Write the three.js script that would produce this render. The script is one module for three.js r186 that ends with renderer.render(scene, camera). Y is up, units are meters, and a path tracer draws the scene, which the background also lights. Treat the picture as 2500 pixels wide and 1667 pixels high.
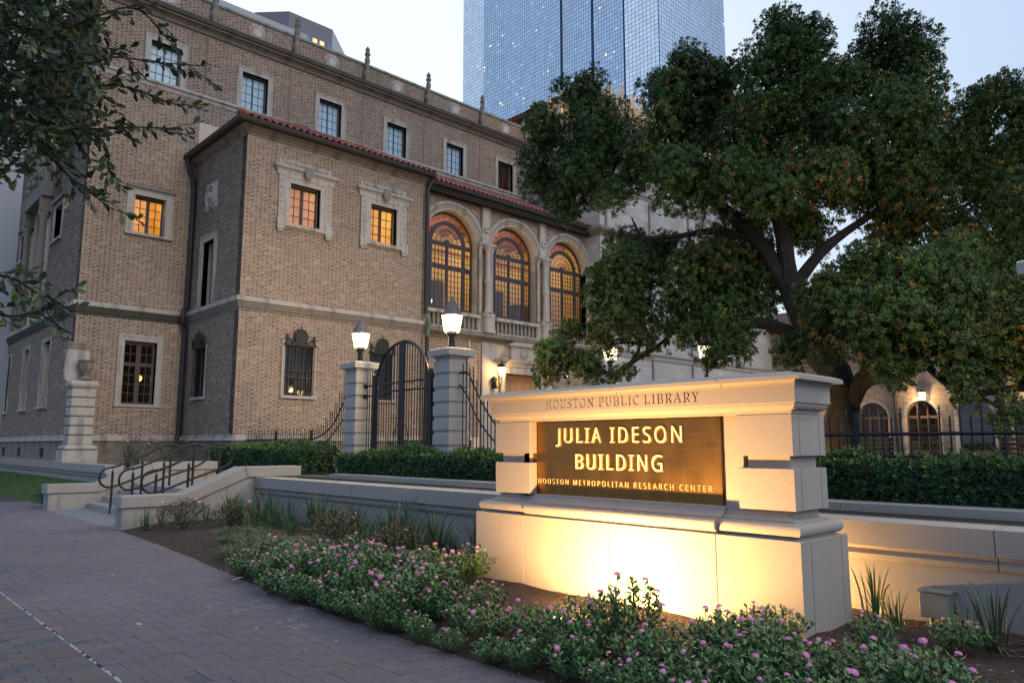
import * as THREE from 'three';
import { mergeGeometries } from 'three/addons/utils/BufferGeometryUtils.js';
import { RoundedBoxGeometry } from 'three/addons/geometries/RoundedBoxGeometry.js';
import { FontLoader } from 'three/addons/loaders/FontLoader.js';
import { TextGeometry } from 'three/addons/geometries/TextGeometry.js';

// ---------------------------------------------------------------- camera, sky, sun, exposure
const scene = new THREE.Scene();
const camera = new THREE.PerspectiveCamera(49.1, 1024 / 682, 0.1, 1500);
const YAW = 43.33 * Math.PI / 180, PITCH = 7.87 * Math.PI / 180;
camera.position.set(0, 1.6, 0);
camera.lookAt(Math.sin(YAW) * Math.cos(PITCH), 1.6 + Math.sin(PITCH), -Math.cos(YAW) * Math.cos(PITCH));
const renderer = new THREE.WebGLRenderer({ antialias: true });
renderer.setSize(1024, 682);
renderer.toneMapping = THREE.LinearToneMapping;
renderer.toneMappingExposure = 1.06;
renderer.shadowMap.enabled = true;
const sst = (a, b, x) => { x = Math.min(1, Math.max(0, (x - a) / (b - a))); return x * x * (3 - 2 * x); };
const mix = (a, b, t) => a + (b - a) * t;
{ // dusk sky: pale where the last light stands, bluer away from it and overhead
  const W = 512, H = 256, d = new Float32Array(W * H * 4);
  const bx = Math.sin(0.5), bz = -Math.cos(0.5);
  for (let j = 0; j < H; j++) for (let i = 0; i < W; i++) {
    const ph = ((i + 0.5) / W - 0.5) * 2 * Math.PI, th = ((j + 0.5) / H - 0.5) * Math.PI;
    const x = Math.cos(th) * Math.cos(ph), y = Math.sin(th), z = Math.cos(th) * Math.sin(ph);
    const ang = Math.acos(Math.max(-1, Math.min(1, (x * bx + z * bz) / Math.hypot(x, z, 1e-6)))) * 57.3;
    const t = sst(6, 72, ang), e = sst(0.35, 1.2, y);
    const far = [0.37, 0.51, 0.74], near = [0.84, 0.91, 0.97], zen = [0.44, 0.56, 0.78];
    const o = (j * W + i) * 4;
    for (let c = 0; c < 3; c++) d[o + c] = mix(mix(near[c], far[c], t), zen[c], e) * (y < 0 ? 0.5 : 1);
    d[o + 3] = 1;
  }
  const t = new THREE.DataTexture(d, W, H, THREE.RGBAFormat, THREE.FloatType);
  t.mapping = THREE.EquirectangularReflectionMapping; t.magFilter = THREE.LinearFilter; t.minFilter = THREE.LinearFilter; t.needsUpdate = true;
  scene.background = t; scene.environment = t;
  scene.backgroundIntensity = 1.12; scene.environmentIntensity = 1.12;
}
const sun = new THREE.DirectionalLight(new THREE.Color(1, 0.9, 0.8), 1.0);
sun.position.set(10, 42, 52); sun.target.position.set(8, 0, -14); sun.castShadow = true; sun.shadow.radius = 70;
sun.shadow.mapSize.set(2048, 2048);
Object.assign(sun.shadow.camera, { left: -60, right: 60, top: 60, bottom: -60, near: 1, far: 260 });
scene.add(sun, sun.target);

// ---------------------------------------------------------------- helpers
let _s = 7;
const rnd = () => { _s = (_s + 0x6d2b79f5) | 0; let t = Math.imul(_s ^ (_s >>> 15), 1 | _s); t = (t + Math.imul(t ^ (t >>> 7), 61 | t)) ^ t; return ((t ^ (t >>> 14)) >>> 0) / 4294967296; };
const rr = (a, b) => a + (b - a) * rnd();
const V3 = (x, y, z) => new THREE.Vector3(x, y, z);
const PI = Math.PI;
const names = new Map();
const numbered = (n) => { const k = names.get(n) || 0; names.set(n, k + 1); return k ? n + '_' + String(k).padStart(3, '0') : n; };
function tag(o, label, category, group, kind) {
  if (label) o.userData.label = label; if (category) o.userData.category = category;
  if (group) o.userData.group = group; if (kind) o.userData.kind = kind; return o;
}
function thing(name, label, category, pos = [0, 0, 0], turn = 0, group) {
  const o = new THREE.Group(); o.name = numbered(name); o.position.set(...pos); o.rotation.y = turn; scene.add(o);
  return tag(o, label, category, group);
}
// every geometry: no index, uv in metres taken from the dominant side of each face
function prep(g, keepUv) {
  if (g.index) g = g.toNonIndexed();
  for (const k of Object.keys(g.attributes)) if (!['position', 'normal', 'uv'].includes(k)) g.deleteAttribute(k);
  if (!g.attributes.normal) g.computeVertexNormals();
  const p = g.attributes.position, n = p.count, uv = new Float32Array(n * 2);
  if (!(keepUv && g.attributes.uv)) {
    const a = V3(), b = V3(), c = V3();
    for (let i = 0; i + 2 < n; i += 3) {
      a.fromBufferAttribute(p, i); b.fromBufferAttribute(p, i + 1).sub(a); c.fromBufferAttribute(p, i + 2).sub(a); b.cross(c);
      const x = Math.abs(b.x), y = Math.abs(b.y), z = Math.abs(b.z);
      for (let k = i; k < i + 3; k++) {
        const X = p.getX(k), Y = p.getY(k), Z = p.getZ(k);
        const q = y >= x && y >= z ? [X, Z] : x >= z ? [Z, Y] : [X, Y]; uv[2 * k] = q[0]; uv[2 * k + 1] = q[1];
      }
    }
    g.setAttribute('uv', new THREE.BufferAttribute(uv, 2));
  }
  return g;
}
function mesh(name, geos, mat, parent, top) {
  const gs = (Array.isArray(geos) ? geos : [geos]).map((g) => prep(g));
  const m = new THREE.Mesh(gs.length > 1 ? mergeGeometries(gs) : gs[0], mat);
  m.name = top || parent === scene ? numbered(name) : name; m.castShadow = m.receiveShadow = true; parent.add(m); return m;
}
function shared(name, geo, mat, parent, pos, rot, scl) { // a mesh that shares its geometry
  const m = new THREE.Mesh(geo, mat); m.name = name; m.castShadow = m.receiveShadow = true;
  if (pos) m.position.set(...pos); if (rot) m.rotation.set(...rot); if (scl) m.scale.set(...scl); parent.add(m); return m;
}
const box = (x0, x1, y0, y1, z0, z1) => new THREE.BoxGeometry(Math.abs(x1 - x0), Math.abs(y1 - y0), Math.abs(z1 - z0)).translate((x0 + x1) / 2, (y0 + y1) / 2, (z0 + z1) / 2);
const rbox = (x0, x1, y0, y1, z0, z1, r = 0.012, s = 2) => new RoundedBoxGeometry(Math.abs(x1 - x0), Math.abs(y1 - y0), Math.abs(z1 - z0), s, r).translate((x0 + x1) / 2, (y0 + y1) / 2, (z0 + z1) / 2);
const lathe = (pts, seg = 16) => new THREE.LatheGeometry(pts.map((p) => new THREE.Vector2(p[0], p[1])), seg);
const cyl = (r0, r1, h, seg = 12) => new THREE.CylinderGeometry(r1, r0, h, seg).translate(0, h / 2, 0);
const tube = (pts, r, seg, rs = 6, closed) => new THREE.TubeGeometry(new THREE.CatmullRomCurve3(pts.map((p) => (p.isVector3 ? p : V3(...p))), closed, 'centripetal'), seg || pts.length * 5, r, rs, closed);
function rod(a, b, r, seg = 6, r2 = r) { // straight bar
  const A = V3(...a), B = V3(...b), L = A.distanceTo(B);
  const g = new THREE.CylinderGeometry(r2, r, L, seg).translate(0, L / 2, 0);
  return g.applyQuaternion(new THREE.Quaternion().setFromUnitVectors(V3(0, 1, 0), B.clone().sub(A).normalize())).translate(...a);
}
function taper(pts, rs, seg = 7, sub = 4, rough = 0) { // tapered limb through points
  const c = new THREE.CatmullRomCurve3(pts.map((p) => V3(...p)), false, 'centripetal'), n = (pts.length - 1) * sub, fr = c.computeFrenetFrames(n, false);
  const pos = [], idx = [];
  for (let i = 0; i <= n; i++) {
    const t = i / n, p = c.getPointAt(t), f = t * (rs.length - 1), k = Math.min(rs.length - 2, Math.floor(f)), r = mix(rs[k], rs[k + 1], f - k);
    for (let j = 0; j <= seg; j++) {
      const a = (j % seg) / seg * 2 * PI, q = r * (1 + rough * Math.sin(a * 3 + i * 1.3) * 0.5 + rough * Math.sin(a * 5 + i * 0.4) * 0.5);
      const v = p.clone().addScaledVector(fr.normals[i], Math.cos(a) * q).addScaledVector(fr.binormals[i], Math.sin(a) * q); pos.push(v.x, v.y, v.z);
    }
  }
  for (let i = 0; i < n; i++) for (let j = 0; j < seg; j++) { const a = i * (seg + 1) + j, b = a + seg + 1; idx.push(a, b, a + 1, b, b + 1, a + 1); }
  const g = new THREE.BufferGeometry(); g.setAttribute('position', new THREE.Float32BufferAttribute(pos, 3)); g.setIndex(idx); g.computeVertexNormals(); return g;
}
// moulding: profile of [out, y] carried along a plan path of [x, z]; out is to the left-hand side (n = (-dz, dx))
function mould(prof, path, closed) {
  const n = path.length, P = path.map((p) => new THREE.Vector2(p[0], p[1])), pos = [];
  const nor = (a, b) => { const d = b.clone().sub(a).normalize(); return new THREE.Vector2(-d.y, d.x); };
  const mit = P.map((p, i) => {
    const a = i > 0 ? nor(P[i - 1], p) : closed ? nor(P[n - 1], p) : null, b = i < n - 1 ? nor(p, P[i + 1]) : closed ? nor(p, P[0]) : null;
    if (!a) return b; if (!b) return a; const s = a.clone().add(b); return s.multiplyScalar(2 / s.lengthSq());
  });
  const at = (i, q) => [P[i].x + mit[i].x * q[0], q[1], P[i].y + mit[i].y * q[0]];
  for (let i = 0; i < (closed ? n : n - 1); i++) {
    const j = (i + 1) % n;
    for (let k = 0; k + 1 < prof.length; k++) { const a = at(i, prof[k]), b = at(j, prof[k]), c = at(j, prof[k + 1]), d = at(i, prof[k + 1]); pos.push(...a, ...b, ...c, ...a, ...c, ...d); }
  }
  if (!closed) { const tri = THREE.ShapeUtils.triangulateShape(prof.map((q) => new THREE.Vector2(q[0], q[1])), []); for (const i of [0, n - 1]) for (const f of tri) pos.push(...f.flatMap((k) => at(i, prof[k]))); }
  const g = new THREE.BufferGeometry(); g.setAttribute('position', new THREE.Float32BufferAttribute(pos, 3)); g.computeVertexNormals(); return g;
}
const arcPts = (cx, cy, r, a0, a1, n) => Array.from({ length: n + 1 }, (_, i) => { const a = (a0 + (a1 - a0) * i / n) * PI / 180; return [cx + r * Math.cos(a), cy + r * Math.sin(a)]; });
class Acc { // many small pieces with vertex colours in one geometry
  constructor() { this.p = []; this.c = []; this.v = V3(); }
  add(t, m, col) { const v = this.v; for (let i = 0; i < t.length; i += 3) { v.set(t[i], t[i + 1], t[i + 2]).applyMatrix4(m); this.p.push(v.x, v.y, v.z); this.c.push(col[0], col[1], col[2]); } }
  geo() { const g = new THREE.BufferGeometry(); g.setAttribute('position', new THREE.Float32BufferAttribute(this.p, 3)); g.setAttribute('color', new THREE.Float32BufferAttribute(this.c, 3)); g.computeVertexNormals(); return g; }
}
const M4 = () => new THREE.Matrix4(), Q = () => new THREE.Quaternion();
const trs = (p, q, s) => M4().compose(p, q, s.isVector3 ? s : V3(s, s, s));
function accMesh(name, acc, mat, parent) { const m = new THREE.Mesh(acc.geo ? acc.geo() : acc, mat); m.name = name; m.castShadow = m.receiveShadow = true; parent.add(m); return m; }
function instances(name, geo, mat, list, parent, kind = 'stuff') { // list of [Matrix4, [r,g,b]]
  const im = new THREE.InstancedMesh(geo, mat, list.length), c = new THREE.Color();
  list.forEach((e, i) => { im.setMatrixAt(i, e[0]); im.setColorAt(i, c.setRGB(...e[1])); });
  im.name = parent === scene ? numbered(name) : name; im.userData.kind = kind; im.castShadow = im.receiveShadow = true; parent.add(im); return im;
}
// leaf pointing along +y, bent and folded a little; w = half width, shape = where it is widest
function leaf(L, w, bend = 0.15, at = 0.5) {
  const b = bend * L, f = -w * 0.35, P = { a: [0, 0, 0], l: [-w, L * at, f], m: [0, L * at, -b * 0.3], r: [w, L * at, f], l2: [-w * 0.7, L * 0.8, f - b * 0.5], m2: [0, L * 0.8, -b * 0.6], r2: [w * 0.7, L * 0.8, f - b * 0.5], t: [0, L, -b] };
  return ['a', 'm', 'l', 'a', 'r', 'm', 'l', 'm', 'm2', 'l', 'm2', 'l2', 'm', 'r', 'r2', 'm', 'r2', 'm2', 'l2', 'm2', 't', 'm2', 'r2', 't'].flatMap((k) => P[k]);
}
const leafS = (L, w, bend = 0.15) => { const b = bend * L; return [0, 0, 0, 0, L * 0.5, -b * 0.3, -w, L * 0.55, -w * 0.3, 0, 0, 0, w, L * 0.55, -w * 0.3, 0, L * 0.5, -b * 0.3, -w, L * 0.55, -w * 0.3, 0, L * 0.5, -b * 0.3, 0, L, -b, 0, L * 0.5, -b * 0.3, w, L * 0.55, -w * 0.3, 0, L, -b]; };

// ---------------------------------------------------------------- textures and materials
function vnoise(n, seed) { // periodic value noise on an n x n lattice
  const s = _s; _s = seed; const a = Float32Array.from({ length: n * n }, rnd); _s = s;
  return (u, v) => { const x = ((u % 1) + 1) % 1 * n, y = ((v % 1) + 1) % 1 * n, i = Math.floor(x), j = Math.floor(y), f = x - i, g = y - j, F = f * f * (3 - 2 * f), H = g * g * (3 - 2 * g), i1 = (i + 1) % n, j1 = (j + 1) % n; return mix(mix(a[j * n + i], a[j * n + i1], F), mix(a[j1 * n + i], a[j1 * n + i1], F), H); };
}
const N4 = vnoise(4, 11), N9 = vnoise(9, 12), N23 = vnoise(23, 13), N61 = vnoise(61, 14), N160 = vnoise(160, 15);
const toS = (x) => (x <= 0.0031308 ? 12.92 * x : 1.055 * Math.pow(x, 1 / 2.4) - 0.055);
function tex(n, fn, colour = true, rep = 1) {
  const d = new Uint8Array(n * n * 4);
  for (let j = 0; j < n; j++) for (let i = 0; i < n; i++) { let c = fn(i / n, j / n); if (!Array.isArray(c)) c = [c, c, c]; const o = (j * n + i) * 4; for (let k = 0; k < 3; k++) d[o + k] = Math.max(0, Math.min(255, Math.round(255 * (colour ? toS(Math.max(0, c[k])) : c[k])))); d[o + 3] = 255; }
  const t = new THREE.DataTexture(d, n, n); t.wrapS = t.wrapT = THREE.RepeatWrapping; t.magFilter = THREE.LinearFilter; t.minFilter = THREE.LinearMipmapLinearFilter;
  if (colour) t.colorSpace = THREE.SRGBColorSpace; t.repeat.set(rep, rep); t.needsUpdate = true; return t;
}
const rgb = (r, g, b) => new THREE.Color().setRGB(r, g, b);
const std = (r, g, b, rough = 0.8, metal = 0, o = {}) => new THREE.MeshStandardMaterial({ color: rgb(r, g, b), roughness: rough, metalness: metal, ...o });
const fineB = tex(512, (u, v) => 0.35 * N61(u, v) + 0.65 * N160(u, v), false, 1.6);
const stoneT = tex(512, (u, v) => { const q = 0.82 + 0.16 * N4(u, v) + 0.12 * N9(u, v) + 0.1 * N61(u, v) + 0.1 * N160(u, v) - (N160(v, u + 0.3) > 0.93 ? 0.22 : 0), s = 1 - 0.1 * Math.max(0, N23(u * 1, v * 0.08 + 0.2) - 0.5); return [q * s, q * s * 0.995, q * s * (0.97 + 0.03 * N9(u + 0.4, v))]; }, true, 0.55);
const weatherT = tex(512, (u, v) => { const st = sst(0.45, 0.9, N23(u, v * 0.12) * 0.6 + N9(u, v * 0.3) * 0.5), q = 0.75 + 0.2 * N4(u + 0.2, v) + 0.2 * N23(u, v) + 0.12 * N160(u, v), k = q * (1 - 0.4 * st); return [k, k * 0.99, k * 0.97]; }, true, 0.4);
const M = {
  cast: std(0.30, 0.28, 0.262, 0.82, 0, { map: stoneT, bumpMap: fineB, bumpScale: 0.0016 }),
  castDark: std(0.3, 0.285, 0.265, 0.85, 0, { map: weatherT, bumpMap: fineB, bumpScale: 0.002 }),
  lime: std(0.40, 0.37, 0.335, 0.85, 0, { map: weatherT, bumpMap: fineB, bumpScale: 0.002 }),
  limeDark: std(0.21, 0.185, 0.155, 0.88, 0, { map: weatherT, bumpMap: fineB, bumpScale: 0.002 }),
  blackTrim: std(0.07, 0.065, 0.055, 0.9, 0, { map: weatherT }),  // near-black trim tone for belt underside and cornice band
  pale: std(0.34, 0.325, 0.31, 0.85, 0, { map: stoneT, bumpMap: fineB, bumpScale: 0.002 }),
  cream: std(0.6, 0.5, 0.36, 0.8, 0, { map: stoneT }),
  mortar: std(0.6, 0.475, 0.37, 0.95, 0, { map: stoneT, bumpMap: fineB, bumpScale: 0.002 }),
  brick: std(1, 1, 1, 0.9, 0, { map: tex(256, (u, v) => { const q = 0.8 + 0.4 * N23(u, v) * N61(u, v) + 0.1 * N160(u, v); return [q, q, q]; }), bumpMap: fineB, bumpScale: 0.002 }),
  iron: std(0.012, 0.012, 0.013, 0.42, 0.2), pipe: std(0.03, 0.025, 0.024, 0.55, 0.2), verdigris: std(0.10, 0.16, 0.11, 0.8),
  sash: std(0.035, 0.026, 0.027, 0.5), tileRed: std(0.30, 0.075, 0.05, 0.75, 0, { map: weatherT }), tileDark: std(0.12, 0.05, 0.035, 0.8, 0, { map: weatherT }),
  skyPane: std(0.34, 0.5, 0.62, 0.22), glass: new THREE.MeshPhysicalMaterial({ color: rgb(0.9, 0.92, 0.9), roughness: 0.02, transmission: 1, thickness: 0, ior: 1.5 }),  // skyPane: flat pale blue painted in place of reflected sky
  dark: std(0.012, 0.01, 0.009, 0.9), wood: std(0.3, 0.15, 0.05, 0.6), door: std(0.42, 0.24, 0.10, 0.55), amber: std(0.8, 0.58, 0.22, 0.9), roomPink: std(0.8, 0.6, 0.46, 0.9), beam: std(0.35, 0.12, 0.04, 0.7),
  glow: new THREE.MeshStandardMaterial({ color: rgb(0.9, 0.85, 0.7), emissive: rgb(1, 0.8, 0.5), emissiveIntensity: 5, roughness: 0.5 }),
  glowOrange: new THREE.MeshStandardMaterial({ color: rgb(0.8, 0.6, 0.3), emissive: rgb(1, 0.5, 0.12), emissiveIntensity: 2.4 }),
  glowRed: new THREE.MeshStandardMaterial({ color: rgb(0.5, 0, 0), emissive: rgb(1, 0.02, 0.02), emissiveIntensity: 1.3 }),
  glowYellow: new THREE.MeshStandardMaterial({ color: rgb(0.8, 0.5, 0.1), emissive: rgb(1, 0.55, 0.05), emissiveIntensity: 0.95 }),
  bark: std(0.026, 0.02, 0.015, 0.95, 0, { map: tex(256, (u, v) => { const q = 0.45 + 0.9 * N23(u * 1, v * 0.25) * (0.5 + N61(u, v * 0.4)); return [q, q, q]; }, true, 2), bumpMap: tex(256, (u, v) => N23(u, v * 0.2) * 0.6 + N61(u, v * 0.4) * 0.4, false, 2), bumpScale: 0.02 }),
  leafOak: new THREE.MeshPhysicalMaterial({ color: 0xffffff, roughness: 0.55, specularIntensity: 0.45, transmission: 0.14, thickness: 0 }),
  leafV: new THREE.MeshPhysicalMaterial({ color: 0xffffff, vertexColors: true, roughness: 0.5, transmission: 0.1, thickness: 0 }),
  petal: new THREE.MeshStandardMaterial({ color: 0xffffff, vertexColors: true, roughness: 0.7 }),
  soil: std(0.05, 0.031, 0.022, 0.97, 0, { map: tex(512, (u, v) => { const q = 0.4 + 0.7 * N61(u, v) + 0.6 * N160(u, v) * N23(u, v); return [q, q, q]; }, true, 0.8), bumpMap: tex(512, (u, v) => 0.5 * N61(u, v) + 0.5 * N160(u, v), false, 0.8), bumpScale: 0.03 }),
};
const warm = (i, x, y, z, col = [1, 0.72, 0.38], rad = 3) => { const l = new THREE.PointLight(rgb(...col), i); l.position.set(x, y, z); l.castShadow = true; l.shadow.radius = rad; scene.add(l); return l; };
// ---------------------------------------------------------------- ground, pavement, garden bed
const struct = (name, geos, mat) => tag(mesh(name, geos, mat, scene), null, null, null, 'structure');
struct('ground', box(-500, 700, -0.6, -0.05, -700, 300), std(0.09, 0.085, 0.08, 0.95, 0, { map: stoneT }));
const EDGE = [[4.5, -60], [4.5, -16], [4.45, -15.3], [4.35, -13.6], [4.15, -11], [3.95, -9], [3.8, -7.4], [3.75, -6], [3.75, -4.4], [3.8, -3], [3.85, 0], [3.9, 6]];
const edgeX = (z) => { for (let i = 1; i < EDGE.length; i++) if (z <= EDGE[i][1]) { const a = EDGE[i - 1], b = EDGE[i]; return mix(a[0], b[0], (z - a[1]) / (b[1] - a[1])); } return 3.9; };
const CH = 1.74; // the straight joint along the pavement
{
  const walk = struct('sidewalk', [box(-3.2, 4.95, -0.3, -0.012, -75, 8)], std(0.055, 0.05, 0.055, 0.95, 0, { map: stoneT }));
  const pm = new THREE.MeshStandardMaterial({ color: 0xffffff, roughness: 0.8, map: tex(256, (u, v) => { const q = 0.78 + 0.25 * N61(u, v) + 0.25 * N160(u, v) * N23(u, v); return [q, q, q]; }, true, 4), bumpMap: fineB, bumpScale: 0.003 });
  const pg = new RoundedBoxGeometry(1, 0.05, 1, 1, 0.006).toNonIndexed();
  prep(pg);
  const list = [], S = 0.112, gap = 0.004;
  const put = (x0, x1, z0, z1, red) => {
    const cx = (x0 + x1) / 2, cz = (z0 + z1) / 2; if (cx > edgeX(cz) + 0.25 && !(cz < -15.5)) return;
    const w = x1 - x0 - gap, l = z1 - z0 - gap, k = rr(0.92, 1.07) * (0.82 + 0.34 * N9(cx * 0.05, cz * 0.05) + 0.12 * (N23(cx * 0.07, cz * 0.07) - 0.5)), u = rnd();
    let c = red ? (u < 0.45 ? [0.165, 0.13, 0.132] : u < 0.75 ? [0.12, 0.124, 0.15] : [0.155, 0.142, 0.15]) : u < 0.012 ? [0.21, 0.18, 0.155] : u < 0.02 ? [0.10, 0.125, 0.17] : u < 0.2 ? [0.19, 0.155, 0.165] : [0.172, 0.15, 0.172];
    list.push({ p: [cx, -0.025 + rr(-0.0022, 0.0022), cz], s: [w, 1, l], c: c.map((e) => e * k), d: Math.hypot(cx, cz) + (Math.atan2(cx, -cz) < 0.06 || Math.atan2(cx, -cz) > 1.45 ? 50 : 0) });
  };
  const nx = Math.ceil((4.9 - CH) / S), nz = Math.round(26 / S);
  for (let j = -4; j < nz; j++) for (let i = 0; i < nx; i++) { // herringbone at right angles
    const t = ((i - j) % 4 + 4) % 4, x = CH + 0.012 + i * S, z = 0.5 - j * S;
    if (t === 0 && i + 1 < nx) put(x, x + 2 * S, z - S, z); else if (t === 3) put(x, x + S, z - 2 * S, z); else if (t === 1 && i === 0) put(x, x + S, z - S, z); else if (t === 0) put(x, x + S, z - S, z);
  }
  for (let j = 0; j < 230; j++) for (let i = 0; i < 7; i++) { const x1 = CH - 0.012 - i * 2 * S - (i ? (j % 2) * S : 0), x0 = CH - 0.012 - (i + 1) * 2 * S - (j % 2) * S; put(x0, x1, 0.5 - (j + 1) * S, 0.5 - j * S, true); }
  list.sort((a, b) => a.d - b.d);
  const cm = new Map();
  list.slice(0, 300).forEach((e) => {
    const q = e.c.map((v) => Math.round(v * 60) / 60 + 0.002), k = q.join(); if (!cm.has(k)) { const m = pm.clone(); m.color.setRGB(...q); cm.set(k, m); }
    shared('paver', pg, cm.get(k), walk, e.p, null, e.s);
  });
  instances('paving', pg, pm, list.slice(300).map((e) => [trs(V3(...e.p), Q(), V3(...e.s)), e.c]), walk);
  // pale sand along the straight joint, lime traces near the flower bed
  const sand = []; for (let i = 0; i < 150; i++) { const z = 0.4 - i * 0.1 + rr(-0.03, 0.03); if (rnd() < 0.8) sand.push(box(CH - 0.012 + rr(-0.004, 0.004), CH + 0.010 + rr(-0.004, 0.004), -0.02, 0.0015, z, z + rr(0.02, 0.1))); }
  for (let i = 0; i < 16; i++) for (const f of [0, 1]) { const x = CH + 0.012 + S * Math.round((3.1 + rnd() * 0.7 - CH) / S), z = 0.5 - S * Math.round((7.7 + rr(-0.9, 0.8)) / S); if (x < edgeX(z)) sand.push(f ? box(x - 0.004, x + 0.004, -0.01, 0.002, z, z + S * rr(0.5, 2)) : box(x, x + S * rr(0.5, 2), -0.01, 0.002, z - 0.004, z + 0.004)); }
  tag(mesh('joint_sand', sand, std(0.33, 0.33, 0.34, 0.95), walk), null, null, null, 'stuff');
  struct('entrance_slab', [box(4.52, 5.6, -0.2, 0.004, -21.5, -15.9)], std(0.19, 0.2, 0.215, 0.85, 0, { map: stoneT, bumpMap: fineB, bumpScale: 0.002 }));
}
const soilY = (x, z) => { const s = sst(0, 0.8, x - edgeX(z)); return 0.004 + 0.085 * s + 0.035 * (N23(x * 0.13, z * 0.13) - 0.5) * s + 0.022 * N61(x * 0.2, z * 0.2) * s; };
{
  const nz = 150, nx = 26, g = new THREE.PlaneGeometry(1, 1, nx, nz), p = g.attributes.position;
  for (let j = 0; j <= nz; j++) for (let i = 0; i <= nx; i++) { const z = -15.7 + 21 * j / nz, a = edgeX(z) - 0.05, x = a + (7.4 - a) * i / nx; p.setXYZ(j * (nx + 1) + i, x, i ? soilY(x, z) : -0.03, z); }
  g.computeVertexNormals();
  const bed = struct('garden_bed', g, M.soil), chip = new Acc();
  for (let i = 0; i < 5200; i++) { const z = -15.5 + 17.5 * Math.pow(rnd(), 0.8), x = edgeX(z) + 3.1 * rnd(); if (x > 7.1 || (x > 5.8 && x < 6.75 && z > -6.85 && z < -2.8)) continue; const k = rr(0.5, 1.6); chip.add(leafS(rr(0.02, 0.07), rr(0.003, 0.012), 0.2), trs(V3(x, soilY(x, z) + 0.012, z), Q().setFromEuler(new THREE.Euler(rr(-1.9, -1.2), rr(0, 6.3), rr(-0.5, 0.5), 'YXZ')), 1), rnd() < 0.06 ? [0.3 * k, 0.22 * k, 0.12 * k] : [0.055 * k, 0.033 * k, 0.022 * k]); }
  tag(accMesh('mulch', chip, M.leafV, bed), null, null, null, 'stuff');
}
{ // sloping lawn to the left of the steps
  const g = new THREE.PlaneGeometry(1, 1, 10, 40), p = g.attributes.position; const ly = (x, z) => 0.01 + 0.56 * sst(4.85, 6.1, x) + 0.02 * N9(x, z * 0.1);
  for (let j = 0; j <= 40; j++) for (let i = 0; i <= 10; i++) { const x = 4.86 + 1.2 * i / 10, z = -70 + 48 * j / 40; p.setXYZ(j * 11 + i, x, i ? ly(x, z) : -0.05, z); } g.computeVertexNormals();
  const lawn = struct('lawn', g, std(0.045, 0.085, 0.022, 0.95, 0, { map: stoneT })), b = new Acc();
  for (let i = 0; i < 16000; i++) { const z = -22 - 20 * Math.pow(rnd(), 1.4), x = rr(4.87, 5.9), k = rr(0.6, 1.25); b.add([-0.007, 0, 0, 0.007, 0, 0, rr(-0.02, 0.02), rr(0.04, 0.075), rr(-0.02, 0.02)], trs(V3(x, ly(x, z) - 0.005, z), Q().setFromEuler(new THREE.Euler(0, rr(0, 6.3), 0)), 1), [0.075 * k, 0.155 * k, 0.03 * k]); }
  tag(accMesh('grass_blades', b, M.leafV, lawn), null, null, null, 'stuff');
}
struct('terrace', [box(8.75, 75, -0.3, 0.86, -60, 25), box(7.3, 8.75, -0.3, 0.82, -15.6, 25), box(6.2, 8.75, -0.3, 0.95, -60, -21.95)], std(0.1, 0.09, 0.08, 0.95, 0, { map: stoneT }));
{
  const st = thing('entrance_stairs', 'short flight of pale stone steps between the two sloping side walls', 'steps');
  for (let i = 0; i < 4; i++) mesh('step', [rbox(5.42 + i * 0.35, 9.2, -0.05, 0.15 * (i + 1), -21.45, -15.95, 0.015)], M.cast, st);
}

// ---------------------------------------------------------------- low walls
const copingProf = (t) => [[-0.35, t], [0.1, t], [0.1, t - 0.215], [0.045, t - 0.225], [0.03, t - 0.25], [0.055, t - 0.29], [0.04, t - 0.33], [0, t - 0.345], [0, -0.1]];
function lowWall(label, path, t, L, group, prof) { // coping stones with open joints over a wall
  const o = thing('garden_wall', label, 'wall', [0, 0, 0], 0, group);
  const [a, b] = path, len = Math.hypot(b[0] - a[0], b[1] - a[1]), n = Math.max(1, Math.round(len / L)), d = [(b[0] - a[0]) / len, (b[1] - a[1]) / len], pr = prof || copingProf(t);
  for (let i = 0; i < n; i++) { const s = len * i / n + 0.004, e = len * (i + 1) / n - 0.004; mesh('coping_stone', mould(pr.slice(0, 8).concat([[-0.35, pr[7][1]]]), [[a[0] + d[0] * s, a[1] + d[1] * s], [a[0] + d[0] * e, a[1] + d[1] * e]]), M.cast, o); }
  mesh('wall_face', [mould([[-0.34, t - 0.015], [0.0, t - 0.015], [-0.004, t - 0.36], [-0.004, -0.1], [-0.34, -0.1]], path)], M.cast, o);
  return o;
}
lowWall('long low stone wall behind the monument sign, nearest the flower bed', [[7.2, -15.55], [7.2, 6]], 0.915, 1.95, 'low planter walls');
lowWall('second low stone wall at the foot of the clipped hedge', [[9.1, -15.75], [9.1, 6]], 0.93, 1.95, 'low planter walls', [[-0.35, 0.93], [0.1, 0.93], [0.1, 0.75], [0.06, 0.74], [0.05, 0.7], [0.02, 0.68], [0, 0.67], [0, 0.6]]);
lowWall('low stone wall above the sloping lawn, left of the steps', [[6.0, -41], [6.0, -21.9]], 1.06, 2.4, 'low planter walls');
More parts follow.
